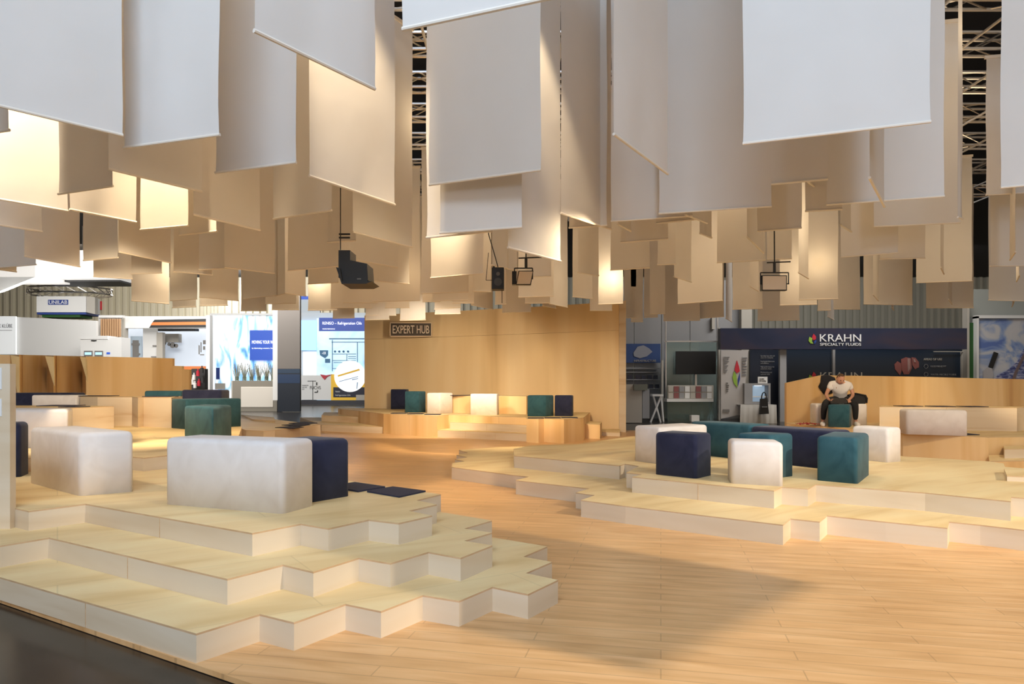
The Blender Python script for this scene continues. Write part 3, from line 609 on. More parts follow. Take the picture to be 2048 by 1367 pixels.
# video light panels
def panel_light(x1, y1, x2, y2, Y, label, skew=0):
    e = tag(empty('video_light', XZ((x1+x2)/2, (y1+y2)/2, Y)), label, 'light')
    bm = bmesh.new(); poly_plate(bm, [(x1+skew,y1),(x2+skew,y1),(x2,y2),(x1,y2)], Y, .09); link('housing', bm, M['black'], e)
    g = 1.6; bm = bmesh.new(); poly_plate(bm, [(x1+skew+g,y1+g),(x2+skew-g,y1+g),(x2-g,y2-g),(x1+g,y2-g)], Y-.006, .006); link('diffuser', bm, M['lampface'], e)
    bm = bmesh.new(); m_ = (x1+x2)/2+skew
    for a, b in (((x1-3,(y1+y2)/2+3),(x1-3,y1-5)),((x1-3,y1-5),(x2+3,y1-5)),((x2+3,y1-5),(x2+3,(y1+y2)/2+3)),((x1-4,(y1+y2)/2+2),(x1+1,(y1+y2)/2+2)),((x2+4,(y1+y2)/2+2),(x2-1,(y1+y2)/2+2))):
        tube(bm, XZ(*a, Y+.04), XZ(*b, Y+.04), .009)
    link('yoke', bm, M['black'], e)
    bm = bmesh.new(); tube(bm, XZ(m_, y1-5, Y+.04), XZ(m_, y1-24, Y+.04), .022); tube(bm, XZ(m_-15, y1-25, Y+.04), XZ(m_+32, y1-27, Y+.04), .010); tube(bm, XZ(m_, y1-24, Y+.04), Vector((XZ(m_, y1, Y).x, Y+.04, 6.6)), .010); x_ = XZ(m_, 0, Y+.04).x; tx = -8.6+round((x_+8.6)/1.04)*1.04; tube(bm, (x_, Y+.04, 6.568), (tx, Y+.04, 6.568), .01); link('clamp', bm, M['black'], e)
    return e
panel_light(1524, 550, 1574, 580.5, 10.6, 'rectangular video light panel hanging above the navy stand header')
e = panel_light(1032, 541, 1062, 569, 10.2, 'tilted video light beside the small loudspeaker', skew=5)
PB('barn_door', 1024, 542, 1033, 568, 10.22, .12, M['black'], e)

# ---------------------------------------------------------------- left stands (far)
def thing(name, label, cat, px, py, Y, group=None): return tag(empty(name, XZ(px, py, Y)), label, cat, group)
# white canopy
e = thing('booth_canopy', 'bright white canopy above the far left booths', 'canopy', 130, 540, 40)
bm = bmesh.new(); pbox(bm, -150, 500, 70, 553, 38, 3); pbox(bm, 70, 500, 262, 557, 40, 3); link('fascia', bm, mat('white canopy with added glow', (.85,.83,.80), .6, emit=(1,.96,.9), estr=.55), e)  # fascia brightness put in as emission; the canopy itself is no lamp
bm = bmesh.new(); poly_plate(bm, [(-150,553.5),(70,553.5),(0,582),(-150,620)], 37.9, .3); link('soffit', bm, M['white_p'], e)
PB('dark_strip', 75, 557, 240, 563, 40.5, 2, M['char'], e)
bm = bmesh.new(); [tube(bm, XZ(x, 505, 40), Vector((XZ(x, 505, 40).x, 40, 11.5)), .03, 4) for x in (-100, 40, 220)]; link('cable', bm, M['alu'], e)
# UNILAB box
Y = 44.0; e = thing('hanging_sign', 'suspended white UNILAB sign box with blue and green underside stripe', 'sign', 123, 610, Y)
PB('box', 73, 592, 172, 624, Y, 1.5, M['white_p'], e)
bm = bmesh.new(); poly_plate(bm, [(173,592),(190,594),(190,628),(173,624)], Y+.02, .3); link('side_panel', bm, M['cream'], e)
pl = PB('name_plate', 96, 599, 136, 609, Y-.03, .03, M['blue'], e); text('UNILAB', 98, 600.5, 134.5, 607.5, Y-.035, M['text'], pl)
bm = bmesh.new(); [tube(bm, XZ(x, 592, Y+.7), Vector((XZ(x, 592, Y+.7).x, Y+.7, 11.5)), .02, 4) for x in (80, 165)]; link('cable', bm, M['alu'], e)
PB('stripe', 74, 624.5, 172, 628.5, Y, 1.5, M['blue'], e); PB('stripe', 84, 628.6, 160, 634, Y+.2, 1.3, M['green'], e)
e = thing('lighting_ring', 'round lighting truss ring hanging above the UNILAB sign box', 'truss', 140, 585, Y)
bm = bmesh.new()
for y0 in (578, 589):
    c0 = XZ(140, y0, Y+1.5); pr = None
    for i in range(25):
        t_ = i/24*2*math.pi; p = c0+Vector((math.cos(t_)*2.6, math.sin(t_)*1.6, 0))
        if pr: tube(bm, pr, p, .05, 5)
        pr = p
for i in range(24):
    t_ = i/24*2*math.pi; o_ = Vector((math.cos(t_)*2.6, math.sin(t_)*1.6, 0)); t2 = t_+.26
    tube(bm, XZ(140,578,Y+1.5)+o_, XZ(140,589,Y+1.5)+Vector((math.cos(t2)*2.6, math.sin(t2)*1.6, 0)), .03, 4)
[tube(bm, XZ(140,578,Y+1.5)+Vector((math.cos(t_)*2.6, math.sin(t_)*1.6, 0)), Vector((XZ(140,578,Y+1.5).x+math.cos(t_)*2.6, Y+1.5+math.sin(t_)*1.6, 11.5)), .02, 4) for t_ in (0, 2.1, 4.2)]; link('ring', bm, M['alu'], e)
for px, py in ((120,568),(133,560),(147,571),(129,580)):
    bm = bmesh.new(); bmesh.ops.create_icosphere(bm, subdivisions=2, radius=.16); o = link('lamp', bm, mat('lit lamp', (1,.6,.3), .5, emit=(1,.55,.2), estr=3), e); o.matrix_world = Matrix.Translation(XZ(px,py,Y+.6))
    o.parent = e; o.matrix_parent_inverse = e.matrix_basis.inverted()
e = thing('wall_sign', 'small red fire-point sign on the grey cladding at left', 'sign', 198, 607, 65.7)
PB('plate', 193, 602, 203, 619, 65.7, .12, M['redp'], e); PB('symbol', 196.5, 606, 199.5, 614, 65.66, .04, M['text'], e)
# big white booth
Y = 36.0; e = thing('exhibition_booth', 'long plain white booth wall at far left with grey lettering', 'booth', 100, 670, Y)
bm = bmesh.new(); poly_plate(bm, [(-150,628),(0,632),(192,641),(192,822),(-150,822)], Y, .2); link('wall', bm, M['white_p'], e)
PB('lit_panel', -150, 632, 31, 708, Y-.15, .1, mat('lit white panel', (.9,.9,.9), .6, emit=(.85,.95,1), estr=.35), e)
text('TTE KLÜBE', -10, 646, 25, 655, Y-.16, M['grey'], e); PB('underline', 0, 659.5, 24, 660.5, Y-.17, .01, M['grey'], e)
Y = 34.0; e = thing('counter_cabinet', 'white cabinet with two small screens above the folded wall at left', 'cabinet', 200, 695, Y)
PB('body', 161, 674, 243, 825, Y, .8, M['white_p'], e); PB('top', 160, 671, 215, 678, Y-.05, .9, M['white_p'], e); PB('handle', 182, 679.5, 192, 681.5, Y-.06, .05, M['black'], e)
for x in (168, 189):
    o = PB('screen', x, 701, x+16, 712, Y-.08, .06, M['greyd'], e); PB('picture', x+1.5, 704, x+14.5, 709, Y-.09, .01, M['cyan_lit'], o)
PB('sticker', 213, 704, 220, 708, Y-.02, .01, M['blue_lit'], e)
e = thing('slatted_screen', 'screen of vertical wooden slats with a white top, behind the white cabinet', 'screen', 220, 650, 37)
PB('top_board', 197, 630, 244, 635, 37, .3, M['white_p'], e); bm = bmesh.new()
for i in range(9): pbox(bm, 201+i*4.6, 637, 203.6+i*4.6, 673, 37, .1)
link('slats', bm, M['slat'], e); PB('backing', 197, 635, 241, 821, 37.2, .1, M['white_p'], e)
# orange-striped booth
Y = 38.0; e = thing('exhibition_booth', 'white booth with an orange and charcoal striped header', 'booth', 330, 690, Y)
PB('header', 246, 632, 416, 656, Y, .3, M['white_p'], e)
bm = bmesh.new(); poly_plate(bm, [(309,639),(415,637),(415,643),(305,644)], Y-.03, .02); poly_plate(bm, [(302,650),(415,649),(415,654.5),(298,655)], Y-.03, .02); link('charcoal_stripe', bm, M['char'], e)
bm = bmesh.new(); poly_plate(bm, [(305,644),(415,643),(415,649),(301,650)], Y-.03, .02); link('orange_stripe', bm, M['orange_p'], e)
PB('post', 244, 630, 248.5, 819.5, Y-.1, .4, M['cream'], e); PB('post', 412, 630, 419.5, 819.5, Y-.1, .4, M['white_p'], e)
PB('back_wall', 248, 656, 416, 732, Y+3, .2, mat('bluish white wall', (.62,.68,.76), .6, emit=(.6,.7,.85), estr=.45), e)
PB('orange_wall', 346, 732, 412, 800, Y+.4, .2, M['orange_p'], e)
PB('shelf_panel', 286, 656, 314, 716, Y+1, .1, M['white_p'], e); PB('column', 313, 664, 325, 716, Y+.9, .3, M['cream'], e)
PB('canopy', 286, 656, 390, 661, Y+1.4, .5, M['char'], e)
PB('cabinet', 326, 667, 357, 684, Y+2.2, .4, M['cream'], e)
PB('machine_poster', 261, 672, 284, 714, Y+1.1, .05, mat('grey-blue poster', (.45,.55,.65), .6), e)
bm = bmesh.new(); pbox(bm, 265,680,277,713,Y+1.05,.03); pbox(bm, 263,686,279,690,Y+1.04,.03); pbox(bm,276,706,280,709,Y+1.04,.03); link('machine_picture', bm, M['greyd'], e)
bm = bmesh.new(); [disc(bm, XZ(x, y, Y+2.1), r_) for x, y, r_ in ((345,690,.16),(338,688,.1),(352,691,.12),(329,686,.1),(328,695,.07))]; link('gear_picture', bm, M['greyd'], e)
bm = bmesh.new()
for x, y, w_, h_ in ((397,690,2,18),(401,684,1.5,20),(406,680,5,8),(406,692,4,7),(400,708,8,2),(305,690,8,2),(302,712,10,2)): pbox(bm, x, y, x+w_, y+h_, Y+.9, .03)
link('drawing', bm, M['greyd'], e)
e = thing('bottle_rack', 'dark bottle display rack in front of the orange booth wall', 'rack', 396, 757, 30)
PB('frame', 383, 737, 410, 831, 30.3, .3, M['char'], e); rr = random.Random(3)
for i, (x, y) in enumerate(((388,752),(396,744),(404,738),(390,768),(398,764),(405,758),(385,761))):
    bm = bmesh.new(); c0 = XZ(x, y, 30.0); tube(bm, c0-Vector((0,0,.16)), c0+Vector((0,0,.06)), .07, 10); tube(bm, c0+Vector((0,0,.06)), c0+Vector((0,0,.15)), .025, 8); link('bottle', bm, [M['white_p'], M['redp'], M['char']][i % 3], e)
# blue lit booth
Y = 46.0; e = thing('exhibition_booth', 'booth of backlit blue and white picture walls behind the grey counter', 'booth', 485, 690, Y)
PB('picture_wall', 424, 629, 495, 811, Y, .3, M['pic_water'], e); PB('frame', 419.5, 626, 424, 811, Y-.1, .5, M['white_p'], e); PB('frame', 424, 626, 548, 630, Y-.05, .4, M['white_p'], e)
PB('picture_wall', 495, 632, 546, 790, Y+.2, .3, M['pic_water'], e)
bp_ = PB('blue_panel', 499.5, 660, 546, 720, Y-.1, .08, M['blue_lit'], e)
text('MOVING YOUR W', 504, 680.5, 546, 687, Y-.12, M['text_lit'], bp_); text('by lubricating e-motors. Sus', 504, 694.5, 546, 698, Y-.12, M['text_lit'], bp_)
PB('bottle_picture', 432, 735, 439, 758, Y-.05, .04, M['blue'], e); PB('stand', 430, 766, 450, 778, Y-.1, .06, M['cream'], e)
Y = 36.5; e = thing('reception_counter', 'grey counter with a white rounded front inset, before the blue lit booth', 'counter', 510, 790, Y)
PB('body', 465, 761, 554, 822, Y, .9, mat('taupe laminate', (.22,.20,.165), .6), e); PB('inset', 481.5, 773, 546, 814, Y-.03, .05, mat('white inset', (.62,.58,.52), .6), e, .02)
PB('side', 462.5, 761, 471, 821, Y+.9, .1, M['cream'], e)
for i, px in enumerate((474, 489, 503, 518, 533, 546)):
    Yp = Y+.3; t = thing('planted_glass', 'glass of tall dry grass on the grey counter, %s from left' % NUM[i], 'plant', px, 760, Yp, 'grass glasses on the counter')
    c0 = XZ(px, 761, Yp); bm = bmesh.new(); tube(bm, c0, c0+Vector((0, 0, .22)), .10, 10); link('glass_jar', bm, M['glass'], t)
    bm = bmesh.new()
    for k in range(30):
        d_ = Vector((rr.uniform(-.24, .24), rr.uniform(-.12, .12), rr.uniform(.4, .95))); tube(bm, c0+Vector((0, 0, .02)), c0+d_, .009, 3)
    link('grass', bm, mat('dry grass', (.30,.29,.20), .8), t)
Y = 35.6; e = thing('hall_column', 'square grey column with a navy lower half', 'column', 578, 720, Y)
PB('upper_part', 555, 560, 600, 737, Y, .2, mat('warm grey paint', (.17,.15,.135), .6), e); PB('lower_part', 555.2, 737.2, 600, 823, Y, .2, mat('navy wrap', (.008,.014,.026), .4), e)
PB('band', 555.2, 737.5, 600, 746, Y-.01, .01, mat('blue band', (.012,.035,.075), .4), e)
PB('band', 555.2, 748, 600, 766, Y-.01, .01, mat('deep blue band', (.008,.03,.085), .4), e); PB('edge_board', 545.5, 600, 555, 800, Y+.3, .4, M['white_p'], e)
# refrigeration booth
Y = 48.0; e = thing('exhibition_booth', 'refrigeration oils booth with backlit posters left of the tall wooden wall', 'booth', 665, 710, Y)
PB('wall', 600, 625, 740, 806, Y+.3, .3, mat('booth white', (.6,.65,.7), .6), e); PB('upper_wall', 600, 598, 640, 640, Y+.4, .2, mat('pale blue wall', (.55,.62,.68), .6), e); PB('blue_edge', 598, 592, 616, 598, Y+.3, .1, M['blue_lit'], e)
PB('pale_screen', 600.5, 640, 632.5, 700, Y, .1, M['cyan_lit'], e); PB('door', 606, 703, 632.5, 750, Y, .1, M['white_lit'], e)
PB('poster', 633.5, 636, 740, 806, Y-.02, .1, lit_picture('pale blue poster', [(.30,.55,.85), (.55,.78,.95), (.70,.87,.98)], (1,1,1), .8, .35), e)
rh_ = PB('header', 638, 635, 740, 661.5, Y-.08, .05, mat('header blue', (.02,.05,.25), .5, emit=(.02,.055,.32), estr=.8), e)
text('RENISO – Refrigeration Oils', 645, 643, 723.5, 650.5, Y-.10, M['text_lit'], rh_); text('MAXIMUM PERFORMANCE', 645, 656.5, 670, 658.5, Y-.10, M['text_lit'], rh_)
bm = bmesh.new()
for r_ in ((658,676,740,678),(663,683,740,684.2),(664,679,665.2,742),(714,684,715.2,735),(665,707,712,708),(693,708,694,736),(665,720,712,721),(667,724,690,725),(696,712,712,713),(696,716,712,717),(696,726,712,727),(665,736,712,737)): pbox(bm, *r_, Y-.07, .03)
[disc(bm, XZ(x, 702.5, Y-.08), .075) for x in (670, 678.5, 687, 696)]
link('line_drawing', bm, M['steel'], e)
bm = bmesh.new(); poly_plate(bm, [(639,700),(656,700),(656,710),(650,716),(640,710)], Y-.07, .03); pbox(bm, 650, 717, 660, 725, Y-.07, .03); link('compressor_picture', bm, M['steel'], e)
text('-1X', 644, 703, 652, 708, Y-.08, M['text_lit'], e)
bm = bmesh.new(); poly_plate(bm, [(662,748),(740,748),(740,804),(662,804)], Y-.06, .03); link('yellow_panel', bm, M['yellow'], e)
PB('lower_wall', 600.5, 750, 662, 799, Y-.05, .06, M['white_p'], e)
PB('dark_panel', 666.5, 774, 740, 794, Y-.10, .03, mat('dark navy print', (.006,.009,.03), .5), e)
text('Natürliche', 671, 785-4, 680, 785-1, Y-.12, M['text'], e); text('Refrigeration Oils', 671, 788.5, 701, 792, Y-.12, M['text'], e)
bm = bmesh.new(); disc(bm, XZ(700, 752, Y-.16), 33/F*Y*.95, .03, 40); link('round_picture', bm, M['white_lit'], e)
bm = bmesh.new(); poly_plate(bm, [(675,750),(718,737),(720,740),(676,753)], Y-.2, .03); link('yellow_pen', bm, M['yellow'], e)
bm = bmesh.new(); [poly_plate(bm, p_, Y-.2, .03) for p_ in ([(678,762),(716,752),(716,753),(678,763)],[(704,758),(716,756),(716,757),(704,759.5)],[(714,764),(715.5,764),(714,777),(713,777)])]; link('sketch_lines', bm, M['steel'], e)
PB('logo_plate', 712, 789, 740, 801, Y-.14, .02, M['cream'], e)
bm = bmesh.new(); poly_plate(bm, [(640,748),(652,750),(664,748),(654,753),(649,759),(645,755)], Y-.12, .03); link('red_ribbon', bm, M['redp'], e)
text('FUCHS', 620, 771.5, 641.5, 778, Y-.06, M['char'], e)
bm = bmesh.new(); 
for r_ in ((625,761,626,799),(615,761,632,762),(632,764,634.5,770),(629,783,635,785),(634,780,636,784)): pbox(bm, *r_, Y-.08, .02)
link('emblem', bm, M['char'], e)
text('TECHNOLOGY\nTHAT PAYS\nBACK', 604, 769, 617, 779, Y-.06, M['grey'], e)
PB('plinth', 600, 800, 760, 809.5, Y-.3, .3, mat('dark plinth', (.03,.03,.04), .4), e)

# ---------------------------------------------------------------- right stands
Y = 27.5; e = thing('exhibition_booth', 'grey panelled stand with a glass corner, right of the tall wooden wall', 'booth', 1340, 740, Y)
bm = bmesh.new(); xs = [1180,1268,1323,1380,1436,1500]
for a, b in zip(xs, xs[1:]): pbox(bm, a+.6, 560, b-.6, 850, Y+1.2, .1)
link('panel_wall', bm, M['grey'], e)
bm = bmesh.new(); [pbox(bm, x, 560, x+2, 848, Y, .12) for x in (1331, 1434.5)]; pbox(bm, 1329, 681, 1440, 683.5, Y, .1); link('frame', bm, M['alu'], e)
PB('glass_wall', 1333, 684, 1434, 846, Y+.02, .03, M['glass'], e)
bm = bmesh.new(); pbox(bm, 1323, 720, 1327, 845, Y-.2, .1); link('post', bm, M['cream'], e); bm = bmesh.new(); pbox(bm, 1437, 655, 1441, 845, Y-.2, .1); link('post', bm, M['cream'], e)
PB('wall_pillar', 1483, 560, 1504, 850, Y+.85, .3, M['cream'], e); PB('wall_box', 1424, 635, 1430, 658, Y+1.0, .2, M['cream'], e)
e2 = thing('poster', 'blue poster of a silver leaf shape on the grey stand', 'poster', 1288, 706, Y)
PB('sheet', 1240, 687, 1321, 725, Y+1, .05, mat('poster blue', (.03,.07,.22), .5), e2)
bm = bmesh.new(); poly_plate(bm, [(1267,705),(1275,693),(1287,690),(1298,696),(1305,703),(1294,712),(1280,716),(1268,712)], Y+.97, .02); link('leaf_picture', bm, mat('silver print', (.30,.31,.36), .5), e2)
text('INFRASTRUCTURE', 1268, 719, 1312, 723, Y+.98, M['cream'], e2)
e = thing('literature_shelf', 'wall shelf with rows of leaflets under the blue poster', 'shelf', 1287, 760, Y)
bm = bmesh.new(); [pbox(bm, 1240, y, 1320, y+1.6, Y+.8, .35) for y in (735, 743, 758, 776)]; link('shelf_board', bm, mat('shelf grey', (.38,.38,.40), .4), e)
for i, (x, y) in enumerate(((1255,750),(1272,750),(1283,750),(1295,750),(1307,750),(1298,768),(1310,768))):
    tag(PB('leaflet', x, y, x+8.5, y+8, Y+.85, .02, M['navy_p']), 'dark leaflet in the %s row of the wall shelf, %s from left' % ('upper' if i < 5 else 'lower', NUM[i if i < 5 else i-5]), 'leaflet', 'leaflets on the wall shelf')
e = thing('counter', 'white cabinet counter beside the right edge of the tall wooden wall', 'counter', 1280, 800, 25)
PB('body', 1240, 768, 1284, 845, 25, .9, M['cream'], e); PB('side', 1285, 778, 1299, 836, 25.3, .6, M['grey'], e); PB('crate', 1268, 768, 1295, 780, 24.9, .4, mat('grey green crate', (.16,.17,.14), .6), e)
e = thing('folding_stool', 'white folding bar stool between the counter and the glass wall', 'stool', 1315, 810, 25.5)
bm = bmesh.new(); tube(bm, XZ(1307,792,25.5), XZ(1321,844,25.6), .035); tube(bm, XZ(1322,792,25.5), XZ(1301,844,25.5), .035); tube(bm, XZ(1322,792,25.8), XZ(1327,843,25.8), .03); link('legs', bm, M['white_p'], e); PB('seat', 1305, 788, 1327, 792, 25.4, .4, M['white_p'], e)
e = thing('television', 'switched-off wide black television behind the glass', 'television', 1391, 725, Y)
PB('screen', 1352, 702, 1432, 748, Y-.25, .08, M['black'], e); PB('stand', 1390, 748, 1394, 790, Y-.15, .08, M['alu'], e)
e = thing('magazine_rack', 'slanted rack of white and dark magazines on a glass cabinet', 'rack', 1380, 790, 26.6)
PB('cabinet', 1335, 803, 1427, 846, 26.4, .6, M['glass'], e); PB('base_plate', 1334, 797, 1427, 803, 26.3, .7, M['white_p'], e)
PB('slanted_board', 1335, 770, 1427, 798, 26.54, .06, M['cream'], e)
Yr = 26.5; k = 0
for row, (y0, y1) in enumerate(((772, 783), (785, 796))):
    for x in range(1337, 1425, 11):
        k += 1; o = PB('magazine', x, y0, x+9.5, y1, Yr, .035, [M['white_p'], M['grey'], mat('magazine red', (.25,.08,.08), .5), M['cream']][(k*7) % 4], None)
        tag(o, 'magazine in the %s row of the slanted rack, %s from left' % (('upper', 'lower')[row], NUM[(x-1337)//11]), 'magazine', 'magazines on the rack')
e = thing('paper_box', 'small pale box on the floor before the glass cabinet', 'box', 1390, 835, 25.8)
PB('body', 1383, 830, 1399, 842.8, 25.8, .3, M['white_p'], e)

# KRAHN stand
Y = 26.0; e = thing('exhibition_booth', 'navy KRAHN stand with a long header sign', 'booth', 1690, 700, Y)
kh = PB('header', 1441, 656, 1934, 698, Y, .35, M['navy_p'], e)
text('KRAHN', 1639.5, 668, 1722, 682.5, Y-.02, M['text'], kh); text('SPECIALTY FLUIDS', 1640, 685.5, 1722, 691, Y-.02, M['text'], kh)
def flame(x, y, s_, Yf, par):
    for nm, pts, m_ in (('red_petal', [(3,-9),(8,-4),(8,2),(3,4),(0,-1)], M['redp']), ('green_petal', [(-5,-3),(1,0),(0,6),(3,11),(-3,10),(-7,5)], M['lime']), ('blue_petal', [(4,6),(8,3),(9,7),(5,12)], M['blue'])):
        bm = bmesh.new(); poly_plate(bm, [(x+a*s_, y+b*s_) for a, b in pts], Yf, .02); link(nm, bm, m_, par)
flame(1624, 676, 1.0, Y-.03, kh)
PB('back_panel', 1500, 698.5, 1560, 850, Y+2.2, .1, mat('dark navy wall', (.008,.014,.03), .4), e)
PB('back_panel', 1573, 698.5, 1926, 850, Y+1.4, .1, mat('navy wall', (.007,.018,.038), .4), e)
text('KRAHN', 1640, 744, 1724, 759, Y+1.38, M['cream'], e); flame(1624, 752, 1.0, Y+1.36, e)
PB('post', 1560, 698.5, 1573, 850, Y+.2, .15, M['grey'], e); PB('post', 1665.5, 698.5, 1670.5, 850, Y+1.3, .1, M['grey'], e); PB('post', 1924, 702, 1930, 850, Y+1.3, .1, M['cream'], e); PB('rail', 1868, 702, 1928, 703.5, Y+1.25, .05, M['cream'], e)
text('AREAS OF USE', 1847, 716, 1884, 720, Y+1.38, M['cream'], e)
for i, y in enumerate((732, 748)):
    bm = bmesh.new(); c0 = XZ(1852, y, Y+1.37); pr = None
    for k in range(13):
        t_ = k/12*2*math.pi; p = c0+Vector((math.cos(t_)*.08, 0, math.sin(t_)*.08))
        if pr: tube(bm, pr, p, .008, 4)
        pr = p
    link('icon_ring', bm, M['grey'], e)
text('FOOD INDUSTRY', 1861, 730.5, 1892, 734, Y+1.38, M['grey'], e); text('WATER-MISCIBLE FLUIDS', 1861, 747, 1912, 750.5, Y+1.38, M['grey'], e)
text('Specialty base oils and\nesters for industrial\n\nFood grade lubricants\nand additives\n\nHigh performance for\nautomotive fluids\n\nMetalworking and\nhydraulic fluids', 1521, 710, 1549, 750, Y+2.18, M['grey'], e)
bm = bmesh.new(); pic = mat('pink print', (.30,.10,.09), .5); picl = mat('pale pink print', (.42,.26,.24), .5)
poly_plate(bm, [(1790,738),(1789,728),(1795,722),(1802,726),(1803,742),(1800,750)], Y+1.37, .02); poly_plate(bm, [(1802,718),(1812,714),(1822,716),(1824,735),(1818,748),(1808,748),(1803,738)], Y+1.36, .02); poly_plate(bm, [(1823,714),(1831,715),(1838,724),(1838,734),(1830,738),(1825,730)], Y+1.37, .02); link('molecule_picture', bm, pic, e)
bm = bmesh.new(); poly_plate(bm, [(1815,716),(1820,716),(1821,736),(1816,744)], Y+1.34, .02); poly_plate(bm, [(1826,717),(1830,718),(1832,724),(1828,724)], Y+1.34, .02); link('molecule_highlight', bm, picl, e)
Y2 = 27.0; e = thing('roll_up_banner', 'white display board with a red green and blue drop emblem', 'display board', 1470, 765, 25.6)
bm = bmesh.new(); poly_plate(bm, [(1442,700),(1497,700),(1484,828),(1442,837)], 25.6, .06); link('board', bm, mat('display white', (.46,.44,.43), .5), e)
for nm, pts, m_ in (('red_drop', [(1474,720),(1478,732),(1480,742),(1474,746),(1469,740),(1471,730)], M['redp']), ('green_drop', [(1468,742),(1473,750),(1474,762),(1475,775),(1468,766),(1465,754)], M['lime']), ('blue_drop', [(1480,744),(1480,758),(1476,772),(1476,758)], M['blue'])):
    bm = bmesh.new(); poly_plate(bm, pts, 25.57, .02); link(nm, bm, m_, e)
text('Lubricants\nBase oils\nAdditives\nEsters\nGreases\nFluids\nWaxes\nPAO', 1447, 712, 1459, 745, 25.58, M['grey2'], e); text('Corrosion\nEmulsifier\nBiocides\nDefoamer\nPolymers\nSolvents\nLubricity', 1484, 713, 1494, 752, 25.58, M['grey2'], e)
text('Fluids\nPackage\nBlends\nGreen\nSynth', 1452, 764, 1458, 784, 25.58, M['greyd'], e); PB('footer_mark', 1446, 818, 1459, 824, 25.57, .02, M['greyd'], e)
e = thing('display_fridge', 'small white lit display fridge on the clothed table', 'fridge', 1518, 790, 25.4)
bm = bmesh.new(); pbox(bm, 1489, 766, 1505, 808, 25.4, .6); pbox(bm, 1505, 766, 1541, 770, 25.4, .6); pbox(bm, 1505, 803, 1541, 808, 25.4, .6); pbox(bm, 1537, 770, 1541, 803, 25.4, .6); pbox(bm, 1505, 770, 1537, 803, 25.95, .05); link('cabinet', bm, M['grey'], e)
PB('lit_interior', 1505.5, 770.5, 1536.5, 802.5, 25.8, .02, mat('fridge light', (.4,.5,.6), .5, emit=(.30,.42,.55), estr=.7), e); PB('shelf', 1505, 792, 1537, 794, 25.5, .3, M['white_p'], e); PB('lamp', 1514, 769.8, 1524, 772, 25.5, .3, M['white_lit'], e)
e = thing('price_card', 'white printed card standing on the display fridge', 'card', 1525, 760, 25.4); PB('sheet', 1516, 753, 1535, 766, 25.5, .05, M['white_p'], e); text('FLUIDS\nfor cooling', 1519, 756, 1532, 763, 25.49, M['greyd'], e)
e = thing('draped_table', 'table under a pale grey cloth holding the display fridge', 'table', 1518, 830, 25.2)
bm = bmesh.new(); n = 22; tp, bt = [], []
for i in range(n+1):
    x = 1481+(1553-1481)*i/n; yy = .05*math.sin(i*1.9); v = XZ(x, 809, 25.1); tp.append(bm.verts.new(v)); v2 = XZ(x-1+2*i/n, 847, 25.0+yy); bt.append(bm.verts.new(v2))
for i in range(n): bm.faces.new((tp[i], tp[i+1], bt[i+1], bt[i]))
tb = [bm.verts.new(v.co+Vector((0, .9, 0))) for v in tp]
for i in range(n): bm.faces.new((tp[i], tp[i+1], tb[i+1], tb[i]))
link('cloth', bm, mat('grey tablecloth', (.40,.38,.35), .9), e, smooth=True)
PB('top', 1482, 809.3, 1552, 812, 25.15, .8, M['grey'], e)
e = thing('tote_bag', 'black tote bag hanging in front of the display fridge', 'bag', 1528, 810, 24.9)
bm = bmesh.new(); poly_plate(bm, [(1522,797),(1535,796),(1538,827),(1520,828)], 24.8, .12); link('body', bm, M['black'], e)
bm = bmesh.new(); pr = None
for k in range(9):
    t_ = math.pi*k/8; p = XZ(1528-5*math.cos(t_), 797-13*math.sin(t_), 24.86)
    if pr: tube(bm, pr, p, .02, 5)
    pr = p
tube(bm, XZ(1528,784,24.86), XZ(1528,784,25.42), .012, 5); link('handle', bm, M['black'], e); text('KRAHN', 1524, 812, 1534, 814.5, 24.79, M['grey'], e)
# right-most stand
Y = 27.0; e = thing('exhibition_booth', 'stand with a green strip and a framed mountain poster at the right edge', 'booth', 2000, 700, Y)
PB('panel_wall', 1936, 578, 2250, 850, Y+.4, .2, mat('grey green panel', (.33,.35,.33), .6), e); PB('post', 1934.5, 600, 1939, 850, Y, .3, M['cream'], e); PB('green_strip', 1939, 645, 1954, 850, Y+.2, .15, M['green'], e)
PB('poster', 1958, 636, 2250, 850, Y+.1, .1, M['pic_sky'], e)
bm = bmesh.new(); poly_plate(bm, [(1984,850),(1984,762),(1996,750),(2012,742),(2022,735),(2036,722),(2048,698),(2070,675),(2110,660),(2200,700),(2250,760),(2250,850)], Y+.06, .03); link('mountain_picture', bm, M['pic_mtn'], e)
bm = bmesh.new(); poly_plate(bm, [(2025,756),(2030,742),(2048,706),(2050,712),(2034,745),(2030,758)], Y+.03, .02); link('ridge_picture', bm, mat('ridge brown', (.16,.11,.11), .6), e)
bm = bmesh.new(); pbox(bm, 1953.5, 632, 1958, 850, Y, .25); pbox(bm, 1953.5, 630, 2250, 636, Y, .25); link('frame', bm, M['white_p'], e)
bm = bmesh.new(); poly_plate(bm, [(1967,760),(1967,742),(1974,734),(1984,736),(1987,748),(1985,760)], 27.04, .05); link('bottle_picture', bm, mat('bottle white', (.42,.40,.41), .5), e)
bm = bmesh.new(); poly_plate(bm, [(1978,733),(1989,703),(1997,706),(1986,736)], 27.03, .05); link('bottle_neck_picture', bm, M['black'], e)

